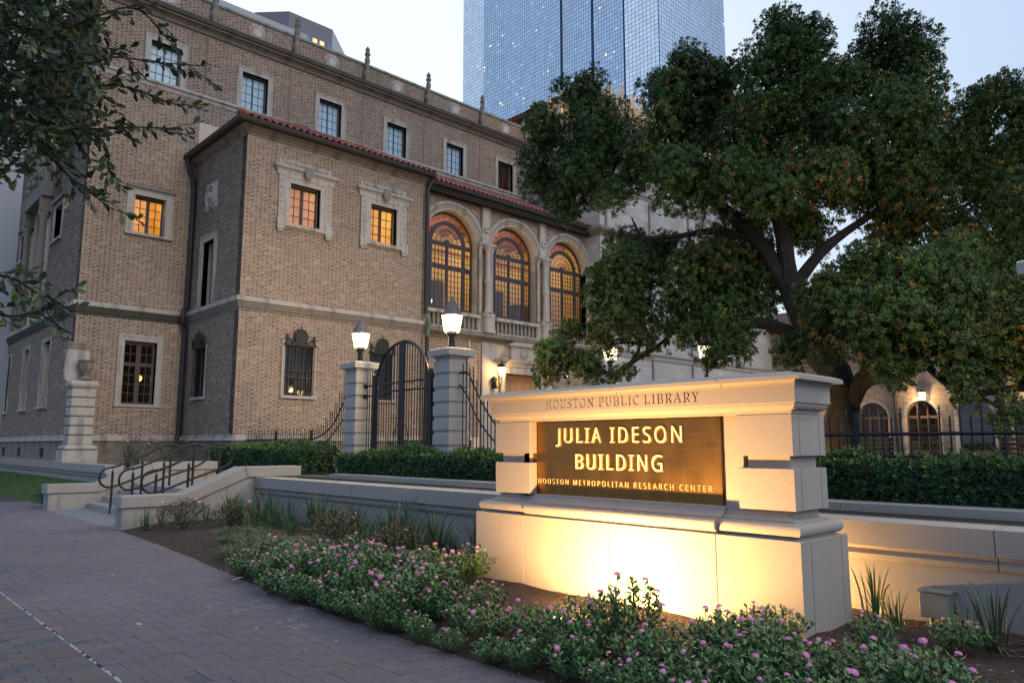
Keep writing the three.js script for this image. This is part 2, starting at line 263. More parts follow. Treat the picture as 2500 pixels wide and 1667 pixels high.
function cheek(label, z0, z1, x1) { // side wall of the steps: level, sloping, level
  const o = thing('stair_side_wall', label, 'wall');
  const ex = (pts, a, b) => { const s = new THREE.Shape(); pts.forEach((p, i) => (i ? s.lineTo(...p) : s.moveTo(...p))); return new THREE.ExtrudeGeometry(s, { depth: b - a, bevelEnabled: true, bevelSize: 0.008, bevelThickness: 0.008, bevelSegments: 1 }).translate(0, 0, a); };
  mesh('coping_stone', ex([[4.5, 0.42], [5.66, 0.42], [5.66, 0.62], [4.5, 0.62]], z0, z1), M.cast, o);
  mesh('coping_stone', ex([[5.674, 0.42], [6.93, 0.925], [6.86, 1.13], [5.674, 0.626]], z0, z1), M.cast, o);
  mesh('coping_stone', ex([[6.95, 0.93], [x1, 0.93], [x1, 1.13], [6.885, 1.13]], z0, z1), M.cast, o);
  mesh('wall_face', ex([[4.55, -0.1], [x1 - 0.05, -0.1], [x1 - 0.05, 0.94], [6.95, 0.94], [5.66, 0.43], [4.55, 0.43]], z0 + 0.05, z1 - 0.05), M.castDark, o);
}
cheek('sloping stone side wall of the steps, nearest the grassy flower bed', -16.02, -15.5, 8.15);
cheek('sloping stone side wall of the steps with dark stains, beside the lawn', -21.95, -21.4, 8.7);
const railLabels = ['black pipe handrail of the steps closest to the lawn', 'black pipe handrail on the middle of the steps', 'black pipe handrail of the steps closest to the flower bed'];
[-19.5, -18, -16.5].forEach((z, i) => {
  const o = thing('handrail', railLabels[i], 'handrail', [0, 0, z], 0, 'handrails on the steps');
  mesh('rail', tube([[5.14, 0.86, 0], [5.2, 1.0, 0], [5.33, 1.065, 0], [5.47, 1.085, 0], [6.1, 1.35, 0], [6.68, 1.61, 0], [6.88, 1.58, 0], [7.02, 1.42, 0], [6.99, 1.24, 0], [6.85, 1.13, 0], [6.1, 0.86, 0], [5.45, 0.625, 0], [5.3, 0.62, 0], [5.18, 0.7, 0]], 0.025, 110, 8, true), M.iron, o);
  [[5.42, -0.02, 0.99], [6.07, 0.4, 1.2], [6.72, 0.55, 1.46]].forEach((p, k) => { mesh('post', [rbox(p[0] - 0.02, p[0] + 0.02, p[1], p[2], -0.035, 0.035, 0.006, 1), rod([p[0], p[2], 0], [p[0], p[2] + 0.12, 0], 0.008)], M.iron, o); });
});

// ---------------------------------------------------------------- monument sign
const FS = new FontLoader(), sans = await FS.loadAsync('fonts/droid/droid_sans_regular.typeface.json'), serif = await FS.loadAsync('fonts/droid/droid_serif_regular.typeface.json');
const toWest = M4().makeRotationY(-PI / 2); // text frame: right = +z, out = -x
function layText(font, str, cap, width) { // letters spaced to a given width; returns [char, x, size]
  font.s ||= (() => { const g = new THREE.ShapeGeometry(font.generateShapes('H', 1)); g.computeBoundingBox(); return 1 / g.boundingBox.max.y; })();
  const size = cap * font.s, adv = [...str].map((c) => (font.data.glyphs[c] || font.data.glyphs[' ']).ha * size / font.data.resolution), sp = (width - adv.reduce((a, b) => a + b, 0)) / (str.length - 1);
  let x = 0; return [...str].map((c, i) => { const r = [c, x, size]; x += adv[i] + sp; return r; }).filter((r) => r[0] !== ' ');
}
{
  const sg = thing('monument_sign', 'floodlit cast stone monument sign with bronze plaque reading JULIA IDESON BUILDING', 'sign');
  const X = 5.836, Z0 = -6.8, Z1 = -2.85, J = [Z0, -6.0, -4.804, -3.618, Z1];
  mesh('base_core', [box(X + 0.02, 6.69, -0.2, 0.826, Z0 + 0.02, Z1 - 0.02)], std(0.12, 0.11, 0.1, 0.9), sg);
  for (let i = 0; i < 4; i++) { mesh('base_panel', rbox(X, X + 0.172, -0.2, 0.834, J[i] + (i ? 0.003 : 0), J[i + 1] - (i < 3 ? 0.003 : 0), 0.004, 1), M.cast, sg); mesh('base_panel', rbox(6.58, 6.71, -0.2, 0.834, J[i] + (i ? 0.003 : 0), J[i + 1] - (i < 3 ? 0.003 : 0), 0.004, 1), M.cast, sg); }
  for (const z of [Z1, Z0]) mesh('base_panel', rbox(X + 0.179, 6.573, -0.2, 0.834, z === Z1 ? Z1 - 0.14 : Z0, z === Z1 ? Z1 : Z0 + 0.14, 0.004, 1), M.cast, sg);
  // rounded ledge moulding: two ends and a centre that stands further forward
  const led = (o) => [[-0.12, 0.832], [o - 0.05, 0.832], [o - 0.05, 0.85], ...arcPts(o - 0.055, 0.905, 0.055, -90, 90, 10), [o - 0.09, 0.962], [o - 0.09, 0.972], ...arcPts(o - 0.1, 1.062, 0.085, -85, -175, 6).map((p) => [p[0] - 0.0, p[1]]), [-0.3, 1.06]];
  const endPath = (a, b) => [[X + 0.03, a], [X + 0.03, b], [6.68, b], [6.68, a]];
  mesh('ledge_moulding', mould(led(0), endPath(-3.62, Z1 - 0.015)), M.cast, sg);
  mesh('ledge_moulding', mould(led(0), [[6.68, -6.02], [6.68, Z0 + 0.015], [X + 0.03, Z0 + 0.015], [X + 0.03, -6.02]]), M.cast, sg);
  for (const [a, b] of [[-5.995, -4.808], [-4.8, -3.622]]) { mesh('ledge_moulding', mould(led(0.045), [[X + 0.03, a], [X + 0.03, b]]), M.cast, sg); mesh('ledge_moulding', mould(led(0), [[6.68, b], [6.68, a]]), M.cast, sg); }
  mesh('ledge_joint', [mould(led(0.0).map((p) => [p[0] - 0.008, p[1]]), [[X + 0.03, -6.03], [X + 0.03, -3.6]])], std(0.2, 0.19, 0.17, 0.9), sg);
  mesh('sign_core', [box(6.14, 6.5, 0.84, 2.14, Z0 + 0.3, Z1 - 0.3), box(6.045, 6.2, 1.0, 1.95, -6.2, -6.118), box(6.045, 6.2, 1.0, 1.95, -3.62, -3.44)], M.cast, sg);
  for (const [a, b] of [[-6.62, -6.05], [-3.46, -2.945]]) {
    const back = 6.585, c0 = 6.1, c1 = 6.47;
    mesh('pier_core', [box(6.045, 6.52, 1.0, 1.98, a + 0.065, b - 0.065)], M.cast, sg);
    for (const [y0, y1] of [[1.056, 1.402], [1.506, 1.858]]) { mesh('pier_block', rbox(5.98, c0 - 0.003, y0, y1, a, b, 0.005, 1), M.cast, sg); mesh('pier_block', rbox(c0 + 0.003, c1 - 0.003, y0, y1, a, b, 0.005, 1), M.cast, sg); mesh('pier_block', rbox(c1 + 0.003, back, y0, y1, a, b, 0.005, 1), M.cast, sg); }
  }
  // cap: cove, frieze, drip, rounded top, in three stones
  const fx = 5.9, fb = 6.565, z0 = -6.63, z1 = -2.87, capJ = [z0, -5.96, -4.72, -3.54, z1];
  const under = [[-0.12, 1.858], [-0.075, 1.862], [-0.07, 1.885], ...arcPts(-0.07, 1.957, 0.055, -80, 0, 5).map((p) => [p[0] - 0.0, p[1] - 0.012]), [0, 1.951], [0, 1.957]];
  const over = [[0, 2.092], ...arcPts(0.07, 2.092, 0.066, 180, 92, 7), [0.086, 2.13], [0.086, 2.166], [0.06, 2.178], [0.0, 2.196], [-0.1, 2.216], [-0.22, 2.226], [-0.35, 2.228]];
  mesh('cap_cove', mould(under, [[fx, z0], [fx, z1], [fb, z1], [fb, z0]], true), M.cast, sg);
  mesh('cap_frieze', mould([[0, 1.957], [0, 2.092]], [[fx, z1], [fb, z1], [fb, z0], [fx, z0]]), M.cast, sg);
  for (let i = 0; i < 4; i++) { const a = capJ[i] + (i ? 0.0025 : 0), b = capJ[i + 1] - (i < 3 ? 0.0025 : 0); mesh('cap_stone', mould(over, i === 0 ? [[fb, b], [fb, a], [fx, a], [fx, b]] : i === 3 ? [[fx, a], [fx, b], [fb, b], [fb, a]] : [[fx, a], [fx, b]]), M.cast, sg); if (i === 1 || i === 2) mesh('cap_stone', mould(over, [[fb, b], [fb, a]]), M.cast, sg); }
  mesh('cap_core', [box(fx + 0.016, fb - 0.016, 1.95, 2.16, z0 + 0.016, z1 - 0.016)], M.castDark, sg);
  // frieze with cut letters
  const s = new THREE.Shape([[0, 1.957], [z1 - z0, 1.957], [z1 - z0, 2.092], [0, 2.092]].map((p) => new THREE.Vector2(...p))), isles = [];
  for (const [c, x, size] of layText(serif, 'HOUSTON PUBLIC LIBRARY', 0.093, 1.95)) for (const sh of serif.generateShapes(c, size)) {
    const off = (pts) => pts.map((p) => new THREE.Vector2(p.x + x + (-5.725 - z0), p.y + 1.988));
    const e = sh.extractPoints(5); s.holes.push(new THREE.Path(off(e.shape))); e.holes.forEach((h) => isles.push(new THREE.Shape(off(h))));
  }
  const fr = new THREE.ExtrudeGeometry([s, ...isles], { depth: 0.0155, bevelEnabled: false }).applyMatrix4(toWest).translate(fx + 0.0155, 0, z0);
  mesh('engraved_frieze', fr, M.cast, sg);
  mesh('engraving_ground', box(fx + 0.013, fx + 0.02, 1.98, 2.088, -5.8, -3.7), std(0.17, 0.14, 0.11, 0.9), sg);  // darker ground puts the shade of the cut letters into the colour
  // bronze plaque and its letters
  const bronzeT = tex(512, (u, v) => { const q = 0.72 + 0.25 * N4(u, v) + 0.12 * N160(u * 0.06, v) + 0.15 * sst(0.55, 0.8, N23(u, v * 0.1)); return [q, q * 0.98, q * 0.94]; }, true, 0.7);
  const bronze = std(0.30, 0.17, 0.055, 0.36, 0.95, { map: bronzeT, roughnessMap: tex(256, (u, v) => 0.75 + 0.3 * N9(u, v) + 0.15 * N160(u * 0.05, v), false, 0.7) });
  const plq = mesh('plaque', [rbox(6.1, 6.15, 1.037, 1.93, -6.12, -3.69, 0.004, 1)], bronze, sg);
  mesh('plaque_top_strip', [box(6.108, 6.16, 1.93, 1.95, -6.12, -3.69)], M.castDark, sg);  // stone strip along the top edge of the plaque
  const gold = std(0.78, 0.68, 0.42, 0.42, 0.25), goldThin = std(0.78, 0.62, 0.3, 0.42, 0.3);
  const row = (str, cap, za, zb, y, mat, depth, bev, off = 0) => layText(sans, str, cap, zb - za).forEach(([c, x, size]) => {
    const g = new TextGeometry(c, { font: sans, size, depth, curveSegments: 5, bevelEnabled: true, bevelThickness: 0.002, bevelSize: bev, bevelOffset: off, bevelSegments: 1 });
    mesh('letter', g.translate(x, y, 0).applyMatrix4(toWest).translate(6.1, 0, za), mat, plq);
  });
  row('JULIA IDESON', 0.157, -5.725, -4.075, 1.622, gold, 0.016, 0.001);
  row('BUILDING', 0.157, -5.475, -4.315, 1.344, gold, 0.016, 0.001);
  row('HOUSTON METROPOLITAN RESEARCH CENTER', 0.057, -6.035, -3.79, 1.171, goldThin, 0.003, 0.0003, -0.0016);
}
{ // floodlights of the sign
  const flood = (label, x, z, s) => {
    const o = thing('ground_floodlight', label, 'floodlight', [x, 0.05, z]);
    mesh('housing', [rbox(-0.09 * s, 0.05 * s, 0.0, 0.09, -0.14, 0.14, 0.01), rod([-0.02 * s, 0, 0], [-0.02 * s, -0.1, 0], 0.02)], M.iron, o);
    mesh('lamp_glass', box(-0.07 * s, 0.04 * s, 0.09, 0.097, -0.12, 0.12), new THREE.MeshStandardMaterial({ color: rgb(0.9, 0.8, 0.5), emissive: rgb(1, 0.62, 0.25), emissiveIntensity: 6 }), o);
    return o;
  };
  flood('small black floodlight on the soil in front of the sign, behind the pink flowers', 4.86, -4.5, 1);
  const sp = new THREE.SpotLight(rgb(1, 0.53, 0.17), 78, 0, 1.5, 0.3, 2); sp.position.set(4.9, 0.17, -4.5); sp.target.position.set(5.5, 1.1, -4.52); sp.castShadow = true; sp.shadow.radius = 2.2; scene.add(sp, sp.target);
  flood('black floodlight hidden on the soil between sign and low wall', 6.92, -3.7, -1);
  const s2 = new THREE.SpotLight(rgb(1, 0.55, 0.19), 15, 0, 1.45, 0.5, 2); s2.position.set(6.86, 0.17, -3.7); s2.target.position.set(7.15, 0.6, -1.6); s2.castShadow = true; s2.shadow.radius = 2; scene.add(s2, s2.target);
}
{ // grey junction box on the wall, right of the sign
  const o = thing('junction_box', 'grey electrical box on short conduits, fixed to the low wall right of the sign', 'electrical box', [7.13, 0, -2.3]);
  mesh('box_body', rbox(-0.1, 0.06, 0.16, 0.365, -0.115, 0.115, 0.01), std(0.2, 0.21, 0.2, 0.5), o); mesh('lid', rbox(-0.115, 0.065, 0.365, 0.39, -0.13, 0.13, 0.01), std(0.22, 0.23, 0.22, 0.5), o);
  for (const z of [-0.05, 0.05]) mesh('conduit', rod([-0.02, -0.1, z], [-0.02, 0.17, z], 0.02, 10), std(0.25, 0.25, 0.24, 0.5), o);
}
// ---------------------------------------------------------------- gate piers, lanterns, gate, fences
function lanternParts(o, y, k = 1) { // glazed street lantern: stem, frame, glass, hood
  mesh('stem', lathe([[0.001, y], [0.085 * k, y], [0.085 * k, y + 0.03], [0.07 * k, y + 0.06], [0.075 * k, y + 0.22 * k], [0.12 * k, y + 0.3 * k], [0.13 * k, y + 0.33 * k], [0.001, y + 0.33 * k]], 8), M.iron, o);
  const y0 = y + 0.335 * k, y1 = y0 + 0.37 * k, r0 = 0.165 * k, r1 = 0.235 * k;
  const gl = mesh('lamp_glass', lathe([[0.001, y0], [r0, y0], [r1, y1], [0.001, y1]], 8), M.glow, o);
  const fr = []; for (let i = 0; i < 8; i++) { const a = i * PI / 4, c = Math.cos(a), s = Math.sin(a); fr.push(rod([r0 * 1.03 * s, y0, r0 * 1.03 * c], [r1 * 1.03 * s, y1 + 0.02, r1 * 1.03 * c], 0.0055 * k, 5)); }
  fr.push(lathe([[r0 * 1.06, y0 - 0.012], [r0 * 1.06, y0 + 0.012], [r0 * 0.9, y0 + 0.012]], 8)); mesh('cage', fr, M.iron, o);
  mesh('hood', lathe([[0.001, y1], [0.243 * k, y1], [0.248 * k, y1 + 0.02], [0.22 * k, y1 + 0.05], [0.16 * k, y1 + 0.2 * k], [0.12 * k, y1 + 0.27 * k], [0.095 * k, y1 + 0.28 * k], [0.09 * k, y1 + 0.33 * k], [0.05 * k, y1 + 0.37 * k], [0.02 * k, y1 + 0.38 * k], [0.02 * k, y1 + 0.41 * k], [0.028 * k, y1 + 0.43 * k], [0.001, y1 + 0.46 * k]], 10), std(0.14, 0.12, 0.115, 0.4, 0.4), o);
  return (y0 + y1) / 2;
}
const pierLabels = ['rusticated grey stone gate pier left of the arched gate, further from the sign', 'rusticated grey stone gate pier right of the arched gate, nearer the sign', 'stone gate pier cut off by the right edge of the photo'];
const lampLabels = ['lit black lantern on the left gate pier', 'lit black lantern on the right gate pier, brightest of the lamps', 'lantern on the far right gate pier at the edge of the photo'];
[-16.79, -12.99, -1.75].forEach((z, i) => {
  const o = thing('gate_pier', pierLabels[i], 'gate pier', [10.4, 0, z], 0, 'stone gate piers');
  const h = 0.29;
  mesh('plinth', [rbox(-0.4, 0.4, 0.7, 1.06, -0.4, 0.4, 0.01), rbox(-0.36, 0.36, 1.06, 1.12, -0.36, 0.36, 0.01), mould(arcPts(0.02, 1.18, 0.06, -90, 90, 8), [[-0.33, -0.33], [-0.33, 0.33], [0.33, 0.33], [0.33, -0.33]], true), rbox(-0.33, 0.33, 1.1, 1.26, -0.33, 0.33, 0.01)], M.pale, o);
  mesh('shaft', box(-0.255, 0.255, 1.2, 3.62, -0.255, 0.255), M.pale, o);
  for (let k = 0; k < 7; k++) { const y = 1.28 + k * 0.315; mesh('rusticated_block', rbox(-h, h, y, y + 0.225 + (k === 6 ? 0.03 : 0), -h, h, 0.012), M.pale, o); }
  mesh('cap', [mould([[0, 3.5], [0.02, 3.53], [0.1, 3.545], [0.1, 3.68], [0.085, 3.7], [-0.1, 3.74], [-0.28, 3.76]], [[-0.28, -0.28], [-0.28, 0.28], [0.28, 0.28], [0.28, -0.28]], true), box(-0.2, 0.2, 3.48, 3.7, -0.2, 0.2)], M.pale, o);
  const l = thing('pier_lantern', lampLabels[i], 'lantern', [10.4, 3.76, z], 0, 'lanterns on the gate piers');
  const ly = lanternParts(l, 0, i === 2 ? 0.98 : 1);
  warm(i === 1 ? 40 : 28, 10.4, 3.76 + ly, z);
});
const lerpT = (t) => (z) => { if (z <= t[0][0]) return t[0][1]; for (let i = 1; i < t.length; i++) if (z <= t[i][0]) { const a = t[i - 1], b = t[i]; return mix(a[1], b[1], (z - a[0]) / (b[0] - a[0])); } return t[t.length - 1][1]; };
const picketG = prep(box(-0.009, 0.009, 0, 1, -0.009, 0.009)), flameG = prep(mergeGeometries([prep(lathe([[0.001, 0], [0.016, 0.01], [0.016, 0.02], [0.006, 0.03], [0.012, 0.05], [0.001, 0.11]], 6)), prep(box(-0.006, 0.006, 0.05, 0.062, -0.026, 0.026))]));
function fence(label, za, zb, up, lo, tp, posts, X = 10.4) {
  const o = thing('iron_fence', label, 'fence', [X, 0, 0], 0, 'black iron fences');
  const U = lerpT(up), L = lerpT(lo), T = lerpT(tp), n = Math.round((zb - za) / 0.116);
  for (const [f, r] of [[U, 0.024], [L, 0.022]]) { const pts = []; for (let i = 0; i <= 40; i++) { const z = za + (zb - za) * i / 40; pts.push([0, f(z), z]); } mesh('rail', tube(pts, r, 120, 4), M.iron, o); }
  for (let i = 1; i < n; i++) { const z = za + (zb - za) * i / n, t = T(z) - (i % 2 ? 0.05 : 0); const p = shared('picket', picketG, M.iron, o, [0, 0.86, z], null, [1, t - 0.86, 1]); if (!(i % 2)) shared('finial', flameG, M.iron, o, [0, t, z]); }
  for (const z of posts) mesh('fence_post', rbox(-0.035, 0.035, 0.8, 2.02, z - 0.035, z + 0.035, 0.005, 1), M.iron, o);
}
fence('black iron fence sweeping up to the left gate pier, below the brick wall', -23.55, -17.08, [[-19.2, 1.75], [-18.8, 1.82], [-18.45, 1.93], [-18, 2.18], [-17.6, 2.66], [-17.3, 3.08], [-17.08, 3.3]], [[-19.3, 1.4], [-18.8, 1.5], [-18.2, 1.78], [-17.6, 2.24], [-17.2, 2.62]], [[-19.4, 1.98], [-18.7, 2.1], [-18.3, 2.36], [-17.9, 2.75], [-17.6, 3.1], [-17.2, 3.55]], [-21.4, -19.25]);
fence('black iron fence sweeping down from the right gate pier, passing behind the sign', -12.7, -2.25, [[-12.7, 3.17], [-12.45, 3.16], [-12.06, 2.63], [-11.75, 2.22], [-11.45, 1.95], [-11.1, 1.78], [-10.8, 1.74]], [[-12.7, 2.9], [-12.55, 2.82], [-12.2, 2.28], [-11.8, 1.84], [-11.4, 1.58], [-11, 1.47], [-10.8, 1.45]], [[-12.5, 3.42], [-12.2, 3.15], [-11.9, 2.67], [-11.65, 2.36], [-11.4, 2.15], [-11.1, 2.04], [-10.8, 2.0]], [-10.7, -8.55, -6.4, -4.2]);
{
  const o = thing('iron_gate', 'tall black wrought iron double gate with arched top between the stone piers', 'gate', [10.4, 0, -14.9]);
  const hw = 1.06, sp = 3.12, top = (d) => sp + Math.sqrt(Math.max(0, 1 - (d / hw) ** 2)) * 0.96;
  for (const s of [-1, 1]) {
    mesh('gate_post', rbox(-0.05, 0.05, 0.8, 3.34, s * 1.17 - 0.05, s * 1.17 + 0.05, 0.006, 1), M.iron, o);
    const a = []; for (let i = 0; i <= 20; i++) { const d = hw * Math.cos(i / 20 * PI / 2); a.push([0, top(d), s * d]); } 
    mesh('leaf_frame', [tube([[0, 0.92, s * hw], [0, 2, s * hw], ...a], 0.042, 70, 4), rbox(-0.035, 0.035, 0.92, 4.06, s * 0.055 - 0.048, s * 0.055 + 0.048, 0.005, 1), box(-0.03, 0.03, 0.92, 1.02, s * 0.1, s * hw), box(-0.03, 0.03, 1.42, 1.47, s * 0.1, s * hw)], M.iron, o);
    for (const y of [3.1, 2.9]) mesh('cross_rail', box(-0.022, 0.022, y - 0.02, y + 0.02, s * 0.1, s * hw), M.iron, o);
    for (let i = 1; i <= 8; i++) { const d = 0.1 + i * 0.107; shared('bar', picketG, M.iron, o, [0, 0.95, s * d], null, [1, top(d) - 0.95, 1]); }
    mesh('scroll', [tube(arcPts(0, 0, 0.3, -100, 80, 12).map((p, i) => [0.0, 1.75 + p[1] * 1.15, s * (0.12 + Math.abs(p[0]) * 0.55)]), 0.011, 40, 5), tube(Array.from({ length: 26 }, (_, i) => { const t = i / 25 * 4.4 * PI, r = 0.13 * (1 - i / 30); return [0, 1.33 + r * Math.sin(t), s * (0.3 + r * Math.cos(t))]; }), 0.011, 70, 5), tube(Array.from({ length: 20 }, (_, i) => { const t = i / 19 * 3.4 * PI, r = 0.085 * (1 - i / 24); return [0, 1.6 + r * Math.sin(t), s * (0.42 + r * Math.cos(t))]; }), 0.009, 50, 5)], M.iron, o);
    for (let i = 0; i < 3; i++) shared('bar', picketG, M.iron, o, [0, 0.86, s * (1.29 + i * 0.105)], null, [1, 2.62, 1]);
    for (const y of [3.08, 2.82, 1.2]) mesh('side_rail', [box(-0.018, 0.018, y - 0.02, y + 0.02, s * 1.2, s * 1.62), box(-0.05, 0.05, y - 0.05, y + 0.05, s * 1.56, s * 1.61)], M.iron, o);
  }
}
[[17.1, -13.9, 'lit black lamp post in the courtyard, among the yellow-green leaves of the small tree'], [18.7, -11.7, 'lit black lamp post in the courtyard, half hidden behind oak leaves']].forEach(([x, z, label]) => {
  const o = thing('lamp_post', label, 'lamp post', [x, 0.86, z], 0, 'lamp posts in the courtyard');
  mesh('post', lathe([[0.001, 0], [0.17, 0], [0.17, 0.1], [0.11, 0.2], [0.075, 0.5], [0.065, 0.55], [0.055, 2.6], [0.075, 2.65], [0.06, 2.7], [0.06, 2.9], [0.001, 2.9]], 10), M.iron, o);
  const ly = lanternParts(o, 2.88, 0.92); warm(45, x, 0.86 + ly, z);
});
{ // old pier with an urn at the corner of the building
  const o = thing('urn_pier', 'old rusticated stone pier with carved urn and weathered upright slab at the building corner', 'pier', [6.5, 0, -27.35]);
  mesh('plinth', [rbox(-0.5, 0.5, 1.0, 1.42, -0.45, 0.42, 0.015), mould(arcPts(0.02, 1.5, 0.07, -90, 90, 7), [[-0.38, -0.35], [-0.38, 0.35], [0.38, 0.35], [0.38, -0.35]], true), box(-0.38, 0.38, 1.42, 1.62, -0.35, 0.35)], M.lime, o);
  mesh('shaft', box(-0.31, 0.31, 1.5, 3.4, -0.28, 0.28), M.limeDark, o);
  for (let k = 0; k < 6; k++) mesh('rusticated_block', rbox(-0.35, 0.35, 1.62 + k * 0.302, 1.62 + k * 0.302 + 0.262, -0.33, 0.33, 0.02), M.lime, o);
  mesh('cap', mould([[-0.05, 3.4], [0.02, 3.42], [0.08, 3.5], [0.09, 3.56], [0.03, 3.64], [-0.3, 3.7]], [[-0.33, -0.31], [-0.33, 0.31], [0.33, 0.31], [0.33, -0.31]], true), M.lime, o);
  mesh('urn', lathe([[0.001, 3.68], [0.17, 3.68], [0.15, 3.76], [0.07, 3.82], [0.07, 3.88], [0.16, 3.96], [0.2, 4.08], [0.2, 4.22], [0.17, 4.26], [0.24, 4.3], [0.24, 4.34], [0.001, 4.3]], 14).translate(0.06, 0, 0.05), M.limeDark, o);
  const sl = new THREE.Shape(); sl.moveTo(-0.42, 3.66); sl.lineTo(0.2, 3.66); sl.lineTo(0.2, 4.9); sl.lineTo(-0.42, 4.9); sl.lineTo(-0.46, 4.2); sl.quadraticCurveTo(-0.5, 3.8, -0.42, 3.66);
  mesh('upright_slab', new THREE.ExtrudeGeometry(sl, { depth: 0.18, bevelEnabled: true, bevelSize: 0.015, bevelThickness: 0.015, bevelSegments: 1 }).translate(0, 0, -0.42), M.lime, o);
  mesh('slab_band', rbox(-0.46, 0.24, 4.72, 4.95, -0.46, -0.2, 0.01), M.limeDark, o);
}
// ---------------------------------------------------------------- clipped hedges
const hedgeLeaf = (() => { const g = new THREE.BufferGeometry(); const p = []; for (let k = 0; k < 4; k++) { const m = trs(V3(0, k * 0.008, 0), Q().setFromEuler(new THREE.Euler(rr(0.5, 1.2), k * 1.9, 0, 'YXZ')), 1), v = V3(), t = leafS(0.062, 0.017, 0.2); for (let i = 0; i < t.length; i += 3) { v.set(t[i], t[i + 1], t[i + 2]).applyMatrix4(m); p.push(v.x, v.y, v.z); } } g.setAttribute('position', new THREE.Float32BufferAttribute(p, 3)); g.computeVertexNormals(); return g; })();
function hedge(label, x0, x1, y0, y1, z0, z1, dens, lift) {
  const o = thing('hedge', label, 'hedge', [0, 0, 0], 0, 'clipped hedges along the iron fence');
  mesh('twigs', box(x0 + 0.14, x1 - 0.1, y0, y1 - 0.16, z0 + 0.14, z1 - 0.14), std(0.016, 0.014, 0.008, 1), o);  // solid dark box added to fill the hedge behind its leaves
  const L = [], A = (x1 - x0) * (z1 - z0), B = (y1 - y0) * (z1 - z0), C = (y1 - y0) * (x1 - x0), tot = A + B * 1.4 + 2 * C, n = Math.round(tot * dens);
  for (let i = 0; i < n; i++) {
    let u = rnd() * tot, x, y, z, nrm; const bump = (a, b) => 0.17 * (N9(a * 0.16, b * 0.16) - 0.5) + 0.15 * (N23(a * 0.14, b * 0.14) - 0.5), d = -Math.pow(rnd(), 2) * 0.16;
    if (u < A) { x = rr(x0, x1); z = rr(z0, z1); y = y1 + bump(x, z) * 1.2 + d + (rnd() < 0.04 ? rr(0.02, 0.1) : 0) - 0.12 * sst(0.25, 0, Math.min(x - x0, z1 - z, z - z0)); nrm = V3(rr(-0.5, 0.5), 1, rr(-0.5, 0.5)); }
    else if (u < A + B * 1.4) { y = rr(y0, y1 - 0.03); z = rr(z0, z1); x = x0 - bump(y, z) - d * 1.0 + 0.06 * sst(0.3, 0, y - y0); nrm = V3(-1, rr(-0.2, 0.9), rr(-0.6, 0.6)); }
    else { y = rr(y0, y1 - 0.03); x = rr(x0, x1); const s = rnd() < 0.5; z = s ? z1 + d + bump(x, y) : z0 - d - bump(x, y); nrm = V3(rr(-0.5, 0.5), rr(-0.2, 0.9), s ? 1 : -1); }
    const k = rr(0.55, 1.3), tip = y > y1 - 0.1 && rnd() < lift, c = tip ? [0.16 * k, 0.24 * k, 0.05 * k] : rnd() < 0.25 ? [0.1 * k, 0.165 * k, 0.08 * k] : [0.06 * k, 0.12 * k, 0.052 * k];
    L.push([trs(V3(x, y, z), Q().setFromUnitVectors(V3(0, 1, 0), nrm.normalize()).multiply(Q().setFromAxisAngle(V3(0, 1, 0), rr(0, 6.3))), rr(0.75, 1.25)), c]);
  }
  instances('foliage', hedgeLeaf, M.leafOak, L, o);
}
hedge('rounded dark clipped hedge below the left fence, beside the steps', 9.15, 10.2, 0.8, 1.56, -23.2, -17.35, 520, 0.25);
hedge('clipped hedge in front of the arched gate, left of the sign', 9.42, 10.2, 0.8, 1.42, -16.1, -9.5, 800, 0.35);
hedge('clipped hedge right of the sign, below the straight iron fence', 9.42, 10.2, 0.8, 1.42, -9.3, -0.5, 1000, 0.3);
// ---------------------------------------------------------------- the library
const lib = thing('library_building', 'old brick and stone library with tiled roof, arched lit windows and iron window grilles', 'building');
const frame = (x, y, z, west) => { const m = M4().makeTranslation(x, y, z); if (west) m.multiply(toWest); m.west = west; return m; };
const FA = frame(10, 0, -23.6), FB = frame(10, 0, -28.16, true), FC = frame(6.35, 0, -28.16), FD = frame(6.35, 0, -39.7, true), FE = frame(17.45, 0, -24.2);
const FK = frame(28, 0, -28.16, true), FL = frame(28, 0, -23.3);
const on = (f, g) => prep(g).applyMatrix4(f);
function place(f, o) { o.applyMatrix4(f); return o; }
const bricks = [], ashlar = [];
function lay(list, f, W, y0, y1, holes, P) { // courses of stretchers and headers, cut at openings
  const n = Math.floor((y1 - y0) / P.h + 1e-6);
  for (let j = 0; j < n; j++) {
    const v = y0 + j * P.h, vc = v + P.h / 2, cut = [];
    for (const h of holes) {
      if (h.r) { if (vc > h.v0 && vc < h.sp + h.r) { const q = vc > h.sp ? Math.sqrt(Math.max(0, h.r * h.r - (vc - h.sp) ** 2)) : h.lw ?? h.r; cut.push([h.u - q, h.u + q]); } }
      else if (vc > h[2] && vc < h[3]) cut.push([h[0], h[1]]);
    }
    let u = P.joint / 2 - (j % 2) * P.off - (P.jit ? rr(0, P.jit) : 0), k = 0;
    while (u < W) {
      const w = P.lens[k++ % P.lens.length]; let seg = [[Math.max(u, 0.004), Math.min(u + w, W - 0.004)]]; u += w + P.joint;
      for (const [a, b] of cut) seg = seg.flatMap(([s, e]) => (b <= s || a >= e ? [[s, e]] : [[s, Math.min(e, a)], [Math.max(s, b), e]].filter((q) => q[1] - q[0] > 0.02)));
      for (const [s, e] of seg) if (e - s > 0.02) list.push([f.clone().multiply(trs(V3((s + e) / 2, vc + rr(-1, 1) * P.wob, rr(-1, 1) * P.wob), Q(), V3(e - s, P.h - P.joint * (P.jv || 1), P.d))), P.col().map((q) => q * (0.8 + 0.4 * N9((s + f.elements[12]) * 0.035, vc * 0.035) - 0.22 * sst(0.55, 0.9, N23((s + f.elements[14]) * 0.06, vc * 0.008))))]);
    }
  }
}
